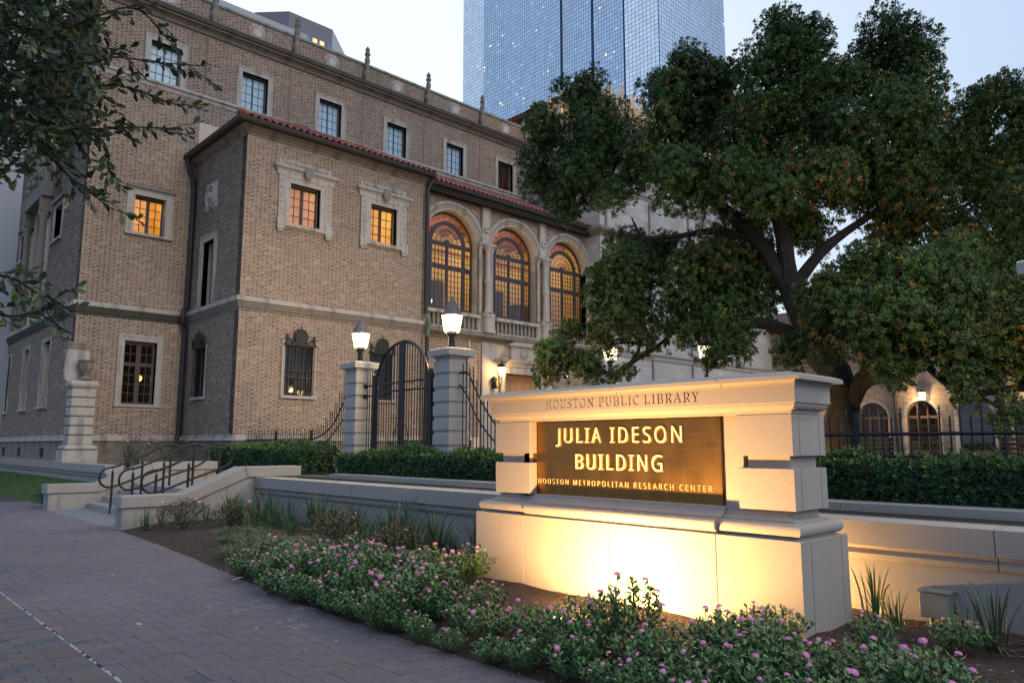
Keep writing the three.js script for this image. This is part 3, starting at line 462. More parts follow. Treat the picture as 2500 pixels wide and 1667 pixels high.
const BR = { h: 0.0677, joint: 0.0225, jv: 1, lens: [0.183, 0.081], off: 0.132 + 0.021, wob: 0.0016, d: 0.016, col: () => { const u = rnd(), k = rr(0.75, 1.25); return (u < 0.42 ? [0.125, 0.087, 0.068] : u < 0.66 ? [0.175, 0.13, 0.103] : u < 0.82 ? [0.2, 0.165, 0.135] : u < 0.93 ? [0.07, 0.046, 0.038] : [0.27, 0.215, 0.175]).map((e) => e * k); } };
const AS = { h: 0.46, joint: 0.012, jv: 1, lens: [1.0, 0.8, 1.15, 0.7], off: 0.5, wob: 0.0015, d: 0.012, col: () => { const k = rr(0.86, 1.06); return [0.455 * k, 0.44 * k, 0.42 * k]; } };
const rectShape = (u0, u1, v0, v1, C = THREE.Shape) => new C([[u0, v0], [u1, v0], [u1, v1], [u0, v1]].map((p) => new THREE.Vector2(...p)));
const archPath = (u, r, v0, sp, C = THREE.Path) => new C([[u - r, v0], [u + r, v0], ...arcPts(u, sp, r, 0, 180, 24)].map((p) => new THREE.Vector2(...p)));
function wall(name, f, W, y0, y1, holes, mat = M.mortar, T = 0.35) {
  const s = rectShape(0, W, y0, y1); holes.forEach((h) => s.holes.push(h.r ? archPath(h.u, h.r, h.v0, h.sp) : rectShape(h[0], h[1], h[2], h[3], THREE.Path)));
  return mesh(name, on(f, new THREE.ExtrudeGeometry(s, { depth: T, bevelEnabled: false }).translate(0, 0, -T)), mat, lib);
}
const grow = (h, s, b = s) => [h[0] - s, h[1] + s, h[2] - b, h[3] + s];
const paneG = prep(box(-0.5, 0.5, -0.5, 0.5, -0.003, 0.003));
// one window: the sash is the part, its panes, glazing bars, stone surround and sill are sub-parts
function rectWin(f, h, o = {}) {
  const [u0, u1, v0, v1] = h, D = o.depth ?? -0.2, fw = o.fw ?? 0.055, cx = (u0 + u1) / 2, loc = (g) => g;
  const bars = [box(u0, u0 + fw, v0, v1, D - 0.05, D), box(u1 - fw, u1, v0, v1, D - 0.05, D), box(u0 + fw, u1 - fw, v1 - fw * 1.4, v1, D - 0.05, D), box(u0 + fw, u1 - fw, v0, v0 + fw, D - 0.05, D)];
  if (o.mull) bars.push(box(cx - o.mull / 2, cx + o.mull / 2, v0 + fw, v1 - fw * 1.4, D - 0.048, D + 0.004));
  if (o.transom) bars.push(box(u0 + fw, u1 - fw, o.transom - 0.06, o.transom + 0.06, D - 0.049, D + 0.006));
  const w = mesh('window', bars, o.sash || M.sash, lib); place(f, w);
  const cells = []; const halves = o.mull ? [[u0 + fw, cx - o.mull / 2], [cx + o.mull / 2, u1 - fw]] : [[u0 + fw, u1 - fw]], tiers = o.transom ? [[v0 + fw, o.transom - 0.06, o.rows], [o.transom + 0.06, v1 - fw * 1.4, o.rows2]] : [[v0 + fw, v1 - fw * 1.4, o.rows]];
  const mb = [], m = 0.011;
  for (const [a, b] of halves) for (const [c, d, rows] of tiers) {
    for (let i = 0; i < o.cols; i++) for (let j = 0; j < rows; j++) cells.push([a + (b - a) * i / o.cols, a + (b - a) * (i + 1) / o.cols, c + (d - c) * j / rows, c + (d - c) * (j + 1) / rows]);
    for (let i = 1; i < o.cols; i++) { const x = a + (b - a) * i / o.cols; mb.push(box(x - m, x + m, c, d, D - 0.04, D - 0.012)); }
    for (let j = 1; j < rows; j++) { const y = c + (d - c) * j / rows; mb.push(box(a, b, y - m, y + m, D - 0.039, D - 0.013)); }
  }
  if (mb.length) mesh('glazing_bars', mb, o.sash || M.sash, w);
  for (const [a, b, c, d] of cells) shared('pane', paneG, Array.isArray(o.pane) ? o.pane[Math.floor(rnd() * o.pane.length)] : o.pane || M.glass, w, [(a + b) / 2, (c + d) / 2, D - 0.026 + (o.wave ? rr(-0.002, 0.002) : 0)], o.wave ? [rr(-1, 1) * o.wave, rr(-1, 1) * o.wave, 0] : null, [b - a - 0.002, d - c - 0.002, 1]);
  if (o.sur) { const s = o.sur, p = o.proud ?? 0.05; mesh('surround', [rbox(u0 - s, u0, v0 - 0.002, v1 + s, -0.19, p, 0.006, 1), rbox(u1, u1 + s, v0 - 0.002, v1 + s, -0.19, p, 0.006, 1), rbox(u0 + 0.001, u1 - 0.001, v1, v1 + s, -0.19, p - 0.002, 0.006, 1), box(u0 - s - 0.025, u0 - s + 0.03, v0, v1 + s + 0.02, -0.02, p + 0.02), box(u1 + s - 0.03, u1 + s + 0.025, v0, v1 + s + 0.02, -0.02, p + 0.02), box(u0 - s + 0.03, u1 + s - 0.03, v1 + s - 0.03, v1 + s + 0.021, -0.02, p + 0.019)], o.surMat || M.lime, w); }
  if (o.sill !== 0) { const e = o.sur ? o.sur + 0.05 : 0.05; mesh('sill', [rbox(u0 - e, u1 + e, v0 - 0.1, v0, -0.2, 0.13, 0.012)], o.surMat || M.lime, w); }
  if (o.hood) mesh('hood', [box(u0 - o.sur - 0.06, u1 + o.sur + 0.06, v1 + o.sur + 0.02, v1 + o.sur + 0.14, -0.02, 0.16)], M.limeDark, w);
  return w;
}
function room(name, x0, x1, y0, y1, z0, z1, mat) { // open towards +z
  mesh(name, [box(x0, x1, y0, y1, z0 - 0.1, z0), box(x0 - 0.1, x0, y0, y1, z0, z1), box(x1, x1 + 0.1, y0, y1, z0, z1), box(x0 - 0.1, x1 + 0.1, y1, y1 + 0.1, z0 - 0.1, z1), box(x0 - 0.1, x1 + 0.1, y0 - 0.1, y0, z0 - 0.1, z1)], mat, lib);
}
// pavilion front: two ornate windows above, two grilled windows below
const ornO = [[1.6, 2.76, 9.2, 10.66], [4.88, 6.06, 9.2, 10.66]], grO = [[1.66, 2.7, 3.25, 4.98], [5.0, 6.02, 3.25, 4.98]];
wall('brick_wall', FA, 7.45, 0.8, 12.2, [...ornO, ...grO]);
lay(bricks, FA, 7.45, 1.93, 12.0, [...ornO.map((h) => [h[0] - 0.42, h[1] + 0.42, 9.02, 11.45]), ...grO.map((h) => grow(h, 0.11)), [0, 7.45, 5.98, 6.46]], BR);
const ornSide = tex(256, (u, v) => 0.5 + 0.5 * Math.sin(u * 25 + 2 * Math.sin(v * 25)) * Math.sin(v * 38), false, 1.3);
const ornM = std(0.40, 0.375, 0.33, 0.85, 0, { map: weatherT, bumpMap: ornSide, bumpScale: 0.025 });
const scrollT = (x, y, r, s) => tube(Array.from({ length: 14 }, (_, i) => { const t = i / 13 * 3.3 * PI, q = r * (1 - i / 17); return [x + s * q * Math.cos(t), y + q * Math.sin(t), 0.09]; }), 0.02, 28, 5);
ornO.forEach((h, k) => {
  const w = rectWin(FA, h, { cols: 2, rows: 4, mull: 0.11, sur: 0.2, proud: 0.06, sill: 0, fw: 0.06, depth: -0.24 }), [u0, u1, v0, v1] = h, c = (u0 + u1) / 2;
  mesh('pilaster', [box(u0 - 0.44, u0 - 0.23, 9.35, 10.98, -0.02, 0.075), box(u1 + 0.23, u1 + 0.44, 9.35, 10.98, -0.02, 0.075)], ornM, w);
  mesh('pilaster_panel', [[-0.335, u0], [0.335, u1]].flatMap(([d, u]) => [10.9, 10.7, 10.45, 10.2, 9.95, 9.7].map((y, i) => new THREE.SphereGeometry(i % 2 ? 0.055 : 0.075, 7, 5).scale(1, i % 2 ? 1.4 : 0.7, 0.5).translate(u + d, y, 0.08))), M.lime, w);
  mesh('ledge', [box(u0 - 0.47, u1 + 0.47, 9.07, 9.19, -0.02, 0.15), ...[u0 - 0.34, u1 + 0.34].flatMap((x) => [box(x - 0.14, x + 0.14, 9.191, 9.34, -0.02, 0.13), box(x - 0.14, x + 0.14, 8.96, 9.068, -0.02, 0.14), box(x - 0.1, x + 0.1, 8.87, 8.96, -0.02, 0.1)])], M.lime, w);
  mesh('entablature', mould([[-0.02, 10.87], [0.08, 10.88], [0.085, 11.0], [0.1, 11.03], [0.11, 11.08], [0.2, 11.13], [0.22, 11.2], [0.2, 11.23], [-0.02, 11.26]], [[u0 - 0.44, -0.1], [u0 - 0.44, 0], [u1 + 0.44, 0], [u1 + 0.44, -0.1]]), M.lime, w);
  const cr = [box(u0 - 0.35, u1 + 0.35, 11.25, 11.47, -0.02, 0.06)]; for (const s of [-1, 1]) for (let i = 0; i < 4; i++) cr.push(scrollT(c + s * (0.2 + i * 0.19), 11.35 + (i % 2 ? 0.02 : -0.01), 0.075, i % 2 ? s : -s)); mesh('crest', cr, M.lime, w);
  const kk = new THREE.Shape([[-0.13, 11.28], [0.13, 11.28], [0.15, 11.08], [0.09, 10.9], [0, 10.85], [-0.09, 10.9], [-0.15, 11.08]].map((p) => new THREE.Vector2(p[0] + c, p[1]))); mesh('shield', new THREE.ExtrudeGeometry(kk, { depth: 0.06, bevelEnabled: true, bevelSize: 0.015, bevelThickness: 0.015, bevelSegments: 1 }).translate(0, 0, 0.19), M.limeDark, w);
});
room('upper_room', 10.4, 13.9, 8.7, 11.7, -27.4, -23.96, M.roomPink); room('upper_room', 14.1, 17.1, 8.7, 11.7, -27.4, -23.96, M.amber);
warm(5, 12.2, 10.9, -25.6, [1, 0.74, 0.5]); warm(7, 15.5, 11.0, -25.4, [1, 0.74, 0.26]);
const bulb = (name, x, y, z, r, mat = M.glow) => { const m = mesh(name, new THREE.SphereGeometry(r, 10, 8), mat, lib); m.position.set(x, y, z); return m; };
bulb('ceiling_lamp', 12.2, 10.9, -25.6, 0.12); bulb('ceiling_lamp', 15.5, 11.0, -25.4, 0.12);
function grille(f, h, w) { // iron basket grille with a crest
  const [u0, u1, v0, v1] = h, c = (u0 + u1) / 2, b = []; for (let i = 0; i <= 8; i++) b.push(box(mix(u0, u1, i / 8) - 0.009, mix(u0, u1, i / 8) + 0.009, v0 + 0.05, v1 + 0.02, 0.1, 0.118));
  for (const y of [v0 + 0.08, v0 + 0.62, v0 + 0.86]) b.push(box(u0 - 0.02, u1 + 0.02, y - 0.014, y + 0.014, 0.095, 0.122));
  b.push(box(u0 - 0.06, u1 + 0.06, v1 - 0.03, v1 + 0.05, 0.02, 0.16));
  const cr = [new THREE.CylinderGeometry(0.24, 0.26, 0.06, 18).rotateX(PI / 2).translate(c, v1 + 0.29, 0.12), new THREE.TorusGeometry(0.24, 0.035, 6, 20).translate(c, v1 + 0.29, 0.13), lathe([[0.001, 0], [0.03, 0.02], [0.012, 0.06], [0.03, 0.09], [0.001, 0.15]], 6).translate(c, v1 + 0.53, 0.12)];
  for (const s of [-1, 1]) { cr.push(tube([[c + s * 0.5, v1 + 0.04, 0.12], [c + s * 0.46, v1 + 0.2, 0.12], [c + s * 0.36, v1 + 0.14, 0.12], [c + s * 0.28, v1 + 0.07, 0.12]], 0.03, 20, 6), box(c + s * 0.5 - 0.035, c + s * 0.5 + 0.035, v1 + 0.04, v1 + 0.34, 0.09, 0.15), box(c + s * 0.2 - 0.1, c + s * 0.2 + 0.1, v1 + 0.04, v1 + 0.12, 0.09, 0.15)); }
  mesh('iron_grille', b, M.iron, w); mesh('grille_crest', cr, M.iron, w);
}
grO.forEach((h) => grille(FA, h, rectWin(FA, h, { cols: 2, rows: 5, mull: 0.06, sur: 0.1, proud: 0.03, pane: M.glass })));
room('lower_room', 10.4, 17.1, 2.4, 5.7, -27.4, -23.96, std(0.05, 0.03, 0.018, 0.9));
bulb('hanging_globe', 12.05, 4.05, -25.2, 0.16, M.glowOrange); warm(1.2, 12.05, 4.05, -25.2);
// pavilion left side
const sideO = [[1.22, 2.22, 6.5, 8.85]], sgO = [[1.1, 1.95, 3.25, 4.98]];
wall('brick_wall', FB, 4.55, 0.8, 12.2, [...sideO, ...sgO]);
lay(bricks, FB, 4.55, 1.93, 12.0, [[0.98, 2.46, 6.45, 9.08], grow(sgO[0], 0.1), [0, 4.55, 5.98, 6.46], [1.25, 2.25, 10.0, 11.0]], BR);
rectWin(FB, sideO[0], { cols: 2, rows: 5, sur: 0.22, proud: 0.05, sill: 0, depth: -0.3, pane: M.glass });
grille(FB, sgO[0], rectWin(FB, sgO[0], { cols: 2, rows: 5, mull: 0.05, sur: 0.1, proud: 0.03 }));
{ const m = mesh('stone_medallion', [rbox(1.25, 2.25, 10.0, 11.0, -0.02, 0.05, 0.015, 1), new THREE.TorusGeometry(0.4, 0.06, 8, 28).translate(1.75, 10.5, 0.06), new THREE.TorusGeometry(0.27, 0.035, 6, 24).translate(1.75, 10.5, 0.06), new THREE.SphereGeometry(0.16, 12, 8).scale(1, 1.2, 0.5).translate(1.75, 10.5, 0.05), tube([[1.6, 10.35, 0.1], [1.7, 10.5, 0.13], [1.68, 10.66, 0.12], [1.82, 10.7, 0.1]], 0.03, 14, 5)], M.lime, lib); place(FB, m); }
// main block
const topO = [8.64, 12.12, 15.56, 19.06, 22.58, 26.06].map((x) => [x - 0.545 - 6.35, x + 0.545 - 6.35, 15.02, 16.55]);
const lW = [1.56, 2.62, 9.13, 10.52], llW = [1.56, 2.64, 3.0, 5.22];
wall('brick_wall', FC, 21.65, 0.8, 18.9, [...topO, lW, llW], M.mortar, 0.4);
lay(bricks, FC, 21.65, 1.93, 17.5, [...topO.map((h) => grow(h, 0.2)), grow(lW, 0.28, 0.06), grow(llW, 0.2), [0, 21.65, 5.98, 6.46], [0, 21.65, 14.74, 15.0], [3.66, 21.65, 0, 13.9]], BR);
lay(bricks, FC, 21.65, 18.02, 18.86, topO.map((h) => ({ u: (h[0] + h[1]) / 2, r: 0.36, v0: 18.1, sp: 18.42, lw: 0.3 })), BR);
topO.forEach((h, i) => rectWin(FC, h, { cols: 2, rows: 4, mull: 0.055, sur: 0.19, proud: 0.05, sill: 0, pane: i === 5 ? M.glass : M.skyPane, wave: i === 5 ? 0 : 0.012, depth: -0.22 }));
room('attic_room', 25.2, 26.9, 14.8, 16.9, -30.4, -28.55, std(0.16, 0.07, 0.03, 0.9));
{ const m = mesh('red_sign_light', rbox(26.0, 26.3, 15.35, 15.8, -29.2, -29.12, 0.01), M.glowRed, lib); warm(0.5, 25.6, 15.3, -29.3, [1, 0.5, 0.12]); bulb('room_lamp', 25.6, 15.3, -29.3, 0.06, M.glowOrange); }
rectWin(FC, lW, { cols: 2, rows: 4, mull: 0.11, sur: 0.24, proud: 0.06, hood: true, depth: -0.24, fw: 0.06 });
room('side_room', 7.0, 9.6, 8.6, 11.4, -31.4, -28.58, M.amber); warm(4.8, 8.2, 10.9, -30.0, [1, 0.7, 0.3]); bulb('ceiling_lamp', 8.2, 10.9, -30.0, 0.1);
rectWin(FC, llW, { cols: 2, rows: 4, rows2: 2, transom: 4.42, mull: 0.16, sur: 0.19, proud: 0.05, depth: -0.2, fw: 0.08, sash: std(0.055, 0.035, 0.032, 0.55) });
room('lower_side_room', 7.0, 9.6, 2.4, 5.6, -31.4, -28.58, std(0.05, 0.03, 0.018, 0.9)); bulb('hanging_globe', 8.78, 4.02, -29.3, 0.13, M.glowOrange); warm(0.8, 8.78, 4.02, -29.3);
topO.forEach((h) => { const u = 6.35 + (h[0] + h[1]) / 2, y = 18.42; const g = [new THREE.CylinderGeometry(0.19, 0.19, 0.05, 22).rotateX(PI / 2)]; for (let i = 0; i < 22; i++) g.push(box(-0.018, 0.018, 0.21, 0.34, -0.02, 0.022).rotateZ(i / 22 * 2 * PI)); const m = mesh('roundel', g, std(0.5, 0.42, 0.4, 0.85), lib); m.position.set(u, y, -28.14); });
const finG = prep(lathe([[0.001, 0], [0.15, 0], [0.16, 0.06], [0.1, 0.1], [0.12, 0.2], [0.16, 0.34], [0.15, 0.5], [0.09, 0.66], [0.12, 0.72], [0.14, 0.78], [0.1, 0.84], [0.09, 0.92], [0.13, 1.02], [0.12, 1.14], [0.08, 1.28], [0.13, 1.34], [0.14, 1.4], [0.08, 1.44], [0.1, 1.54], [0.11, 1.62], [0.05, 1.7], [0.001, 1.8]], 10));
[6.7, 10.3, 13.8, 17.29, 20.79, 24.3].forEach((x) => shared('finial', finG, M.limeDark, lib, [x, 18.0, -28.02]));
[10.1, 13.63, 17.19, 20.65, 24.23].forEach((x) => mesh('wall_joint', box(x - 0.012, x + 0.012, 15, 17.45, -28.2, -28.148), std(0.1, 0.075, 0.06, 0.9), lib));
// left end wall
const endO = [[0.5, 1.05, 3.0, 5.42], [3.85, 4.75, 3.0, 5.42], [7.15, 8.25, 3.0, 5.42], [7.2, 8.4, 9.3, 10.65], [1.0, 1.6, 9.6, 10.8], [3.9, 5.6, 6.9, 11.2]];
wall('brick_wall', FD, 11.52, 0.8, 18.9, endO, M.mortar, 0.4);
lay(bricks, FD, 11.52, 1.93, 17.5, [...endO.slice(0, 5).map((h) => grow(h, 0.12)), [3.0, 6.5, 6.46, 14.2], [0, 11.52, 5.98, 6.46], [0, 11.52, 14.74, 15.0]], BR);
lay(bricks, FD, 11.52, 18.02, 18.86, [], BR);
endO.forEach((h, i) => rectWin(FD, h, { cols: 2, rows: 5, sur: 0.12, proud: 0.04, pane: M.glass, sill: i === 5 ? 0 : 1, hood: i === 3 || i === 4 }));
{ // carved bay on the end wall
  const g = [box(3.0, 3.5, 6.46, 7.2, 0, 0.35), box(6.0, 6.5, 6.46, 7.2, 0, 0.35), box(2.9, 6.6, 11.3, 11.9, 0, 0.4)];
  for (const u of [3.25, 6.25]) g.push(lathe([[0.001, 7.2], [0.2, 7.2], [0.14, 7.4], [0.13, 8.6], [0.17, 8.65], [0.12, 8.75], [0.11, 10.3], [0.2, 10.6], [0.2, 10.7], [0.001, 10.7]], 10).translate(u, 0, 0.22), box(u - 0.2, u + 0.2, 10.7, 11.3, 0, 0.38), lathe([[0.001, 11.9], [0.18, 11.9], [0.1, 12.2], [0.16, 12.6], [0.06, 13.0], [0.001, 13.3]], 8).translate(u, 0, 0.2));
  g.push(new THREE.ExtrudeGeometry((() => { const s = new THREE.Shape([[3.3, 11.9], [6.2, 11.9], [6.0, 12.6], [5.4, 13.1], [4.75, 14.1], [4.1, 13.1], [3.5, 12.6]].map((p) => new THREE.Vector2(...p))); return s; })(), { depth: 0.25, bevelEnabled: true, bevelSize: 0.05, bevelThickness: 0.05, bevelSegments: 2 }));
  for (let i = 0; i < 16; i++) g.push(new THREE.SphereGeometry(rr(0.1, 0.22), 7, 5).translate(rr(3.7, 5.8), rr(12, 13.2), 0.3)); place(FD, mesh('carved_bay', g, M.limeDark, lib));
}
// courses, plinths, cornices
const pathMain = [[6.35, -39.7], [6.35, -28.16], [10, -28.16]], pathPav = [[10, -28.16], [10, -23.6], [17.45, -23.6], [17.45, -24.2]], pathTop = [[6.35, -39.7], [6.35, -28.16], [28, -28.16]];
const beltT = [[-0.05, 6.48], [0, 6.47], [0.13, 6.43], [0.15, 6.4], [0.15, 6.28], [0.1, 6.265]], beltB = [[0.1, 6.265], [0.095, 6.18], [0.07, 6.16], [0.07, 6.1], [0.03, 6.06], [0.01, 5.98], [-0.05, 5.98]];
mesh('belt_course', mould(beltT, pathPav), M.lime, lib); mesh('belt_course', mould(beltT, pathMain), M.lime, lib);
mesh('belt_course_underside', mould(beltB, pathPav), M.limeDark, lib); mesh('belt_course_underside', mould(beltB, pathMain), M.blackTrim, lib);
mesh('plinth_course', [mould([[-0.05, 1.935], [0.02, 1.93], [0.03, 1.8], [0.09, 1.79], [0.12, 1.75], [0.09, 1.71], [-0.05, 1.7]], pathPav), mould([[-0.05, 1.935], [0.02, 1.93], [0.03, 1.8], [0.09, 1.79], [0.12, 1.75], [0.09, 1.71], [-0.05, 1.7]], pathMain)], M.lime, lib);
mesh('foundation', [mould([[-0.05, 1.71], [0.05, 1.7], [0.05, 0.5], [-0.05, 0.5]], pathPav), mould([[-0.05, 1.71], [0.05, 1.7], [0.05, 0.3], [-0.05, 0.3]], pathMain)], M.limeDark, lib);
[1.2, 4.3, 8.2].forEach((u) => place(FD, mesh('vent', box(u, u + 0.5, 1.15, 1.5, 0.04, 0.06), M.dark, lib)));
mesh('sill_course', mould([[-0.05, 15.01], [0.1, 15.0], [0.12, 14.97], [0.12, 14.9], [0.06, 14.87], [0.03, 14.74], [-0.05, 14.74]], pathTop), M.lime, lib);
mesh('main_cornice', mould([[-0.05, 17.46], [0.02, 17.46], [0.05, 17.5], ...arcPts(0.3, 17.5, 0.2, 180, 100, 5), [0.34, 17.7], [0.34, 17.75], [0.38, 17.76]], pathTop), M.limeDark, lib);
mesh('cornice_gutter', mould([[0.36, 17.755], [0.42, 17.78], [0.44, 17.95], [0.36, 17.97], [0.0, 18.03]], pathTop), M.blackTrim, lib);
mesh('parapet_coping', mould([[-0.4, 18.93], [0.06, 18.97], [0.07, 18.95], [0.07, 18.87], [0.03, 18.85], [-0.05, 18.85]], pathTop), std(0.24, 0.26, 0.22, 0.9, 0, { map: weatherT }), lib);
// eaves of the pavilion and arcade
const eave = [[-0.05, 11.98], [0.03, 11.98], [0.06, 12.02], [0.06, 12.09], [0.1, 12.1], [0.16, 12.17], [0.28, 12.2], [0.28, 12.25], [0.4, 12.27]], pathEave = [[10, -28.16], [10, -23.6], [17.5, -23.6]], pathEave2 = [[17.5, -24.2], [28, -24.2]];
mesh('eaves_cornice', [mould(eave, pathEave), mould(eave, pathEave2)], M.limeDark, lib);
const gut = [[0.3, 12.24], [0.46, 12.25], [0.5, 12.3], [0.52, 12.42], [0.5, 12.43], [0.42, 12.4], [0.36, 12.32]];
mesh('gutter', [mould(gut, [[10, -28.16], [10, -23.6], [17.6, -23.6]]), mould(gut, [[17.3, -24.2], [28, -24.2]])], M.pipe, lib);
const SL = 0.5, roofBox = (x0, x1, zf, t) => { const g = new THREE.BufferGeometry(), w = -28.16 - zf; g.setAttribute('position', new THREE.Float32BufferAttribute([x0, 12.38, zf, x1, 12.38, zf, x1, 12.38 - SL * w, -28.16, x0, 12.38, zf, x1, 12.38 - SL * w, -28.16, x0 + t * -w, 12.38 - SL * w, -28.16], 3)); g.computeVertexNormals(); return g; };
const leftSlope = (() => { const g = new THREE.BufferGeometry(); g.setAttribute('position', new THREE.Float32BufferAttribute([9.55, 12.38, -23.15, 14.56, 14.885, -28.16, 9.55, 12.38, -28.16], 3)); g.computeVertexNormals(); return g; })();
mesh('roof_sheet', [roofBox(9.55, 17.55, -23.15, 1), leftSlope, roofBox(17.4, 28, -23.75, 0)], M.tileDark, lib);
const tileG = (() => { const g = new THREE.CylinderGeometry(0.088, 0.102, 0.44, 8, 1, true, -PI / 2, PI); return prep(g.translate(0, 0.22, 0)); })(); // half barrel along +y, round side +z
const qRoof = Q().setFromEuler(new THREE.Euler(-PI / 2 + Math.atan(SL), 0, 0)), tiles = [], tCol = () => { const k = rr(0.65, 1.2), u = rnd(); return u < 0.15 ? [0.2 * k, 0.07 * k, 0.06 * k] : [0.31 * k, 0.085 * k, 0.06 * k]; };
for (const [xa, xb, zf, hip] of [[9.62, 17.5, -23.1, 1], [17.55, 27.95, -23.7, 0]]) for (let x = xa; x < xb; x += 0.253) for (let r = 0; r < 16; r++) { const s = r * 0.37, dz = s * 0.894; if (hip && x < 9.62 + dz) continue; if (zf - dz < -28) continue; tiles.push({ r, p: [x + rr(-0.006, 0.006), 12.39 + s * 0.447 + rr(0, 0.012), zf - dz], q: qRoof.clone().multiply(Q().setFromAxisAngle(V3(0, 0, 1), rr(-0.03, 0.03))) }); }
const hipDir = V3(1, SL, -1).normalize(), qHip = Q().setFromUnitVectors(V3(0, 1, 0), hipDir).multiply(Q().setFromAxisAngle(V3(0, 1, 0), 0)); { const up = V3(0, 1, 0).addScaledVector(hipDir, -hipDir.y).normalize(), b = M4().makeBasis(V3().crossVectors(hipDir, up), hipDir, up); qHip.setFromRotationMatrix(b); }
for (let s = 0; s < 7.2; s += 0.36) { const p = V3(9.6, 12.45, -23.2).addScaledVector(hipDir, s); tiles.push({ r: -1, p: p.toArray(), q: qHip.clone(), k: 1.35 }); }
tiles.sort((a, b) => a.r - b.r);
const tm = [0, 1, 2, 3].map(() => { const m = M.tileRed.clone(); m.color.setRGB(...tCol()); return m; });
tiles.slice(0, 300).forEach((t) => { const m = shared('roof_tile', tileG, tm[Math.floor(rnd() * 4)], lib, t.p, null, t.k ? [t.k, 1, t.k] : null); m.quaternion.copy(t.q); });
instances('roof_tiling', tileG, std(1, 1, 1, 0.75), tiles.slice(300).map((t) => [trs(V3(...t.p), t.q, 1), tCol()]), lib);
shared('hip_end_tile', prep(new THREE.SphereGeometry(0.16, 12, 8).scale(1, 0.8, 1)), tm[0], lib, [9.58, 12.5, -23.16]);
// drainpipes
mesh('drainpipe', [rod([17.42, 11.8, -23.42], [17.42, 6.7, -23.42], 0.085, 8), rod([17.42, 11.75, -23.42], [17.6, 12.3, -23.3], 0.085, 8), rod([17.42, 5.8, -23.3], [17.42, 0.9, -23.35], 0.085, 8)], M.pipe, lib);
mesh('drainpipe_offset', [rod([17.42, 6.72, -23.42], [17.5, 6.3, -23.25], 0.08, 8), rod([17.5, 6.32, -23.25], [17.42, 5.75, -23.32], 0.08, 8)], M.verdigris, lib);
mesh('drainpipe', [tube([[9.6, 12.28, -27.95], [9.62, 12.1, -27.95], [9.86, 11.4, -27.97], [9.88, 11.2, -27.97], [9.88, 6.8, -27.97]], 0.085, 40, 8), tube([[9.88, 6.8, -27.97], [9.86, 6.6, -27.95], [9.72, 6.42, -27.8], [9.7, 6.1, -27.8], [9.84, 5.8, -27.95], [9.86, 5.6, -27.97]], 0.09, 24, 8), rod([9.86, 5.62, -27.97], [9.86, 2.0, -27.97], 0.085, 8), rod([9.86, 2.02, -27.97], [9.7, 1.6, -27.8], 0.085, 8)], M.pipe, lib);
// ---- arcade with three arched windows
const ARC = [19.32, 22.93, 26.53].map((x) => ({ u: x - 17.45, r: 1.4, v0: 7.2, sp: 10.1 }));
wall('brick_wall', FE, 10.53, 6.2, 12.2, ARC); lay(bricks, FE, 10.53, 6.5, 12.0, ARC.map((a) => ({ ...a, v0: 6.2, r: 1.72 })).concat([[0, 10.53, 6.2, 7.2]]), BR);
wall('brick_wall', FE, 10.53, 0.8, 6.2, [[4.9, 6.9, 0.8, 4.72]]); lay(bricks, FE, 10.53, 1.93, 6.05, [[3.45, 7.95, 0, 6.6]], BR);
function arcMould(prof, cx, cy, a0, a1, n) { const pos = []; for (let i = 0; i < n; i++) for (let k = 0; k + 1 < prof.length; k++) { const P = (j, q) => { const a = (a0 + (a1 - a0) * j / n) * PI / 180; return [cx + q[0] * Math.cos(a), cy + q[0] * Math.sin(a), q[1]]; }, a = P(i, prof[k]), b = P(i + 1, prof[k]), c = P(i + 1, prof[k + 1]), d = P(i, prof[k + 1]); pos.push(...a, ...b, ...c, ...a, ...c, ...d); } const g = new THREE.BufferGeometry(); g.setAttribute('position', new THREE.Float32BufferAttribute(pos, 3)); g.computeVertexNormals(); return g; }
const ringSeg = (cx, cy, r0, r1, a0, a1, n = 3) => { const s = new THREE.Shape([...arcPts(cx, cy, r1, a0, a1, n), ...arcPts(cx, cy, r0, a1, a0, n)].map((p) => new THREE.Vector2(...p))); return s; };
const flat = (s, d = 0.05, w = -0.35) => new THREE.ExtrudeGeometry(s, { depth: d, bevelEnabled: false }).translate(0, 0, w);
const sashP = std(0.032, 0.024, 0.028, 0.5);
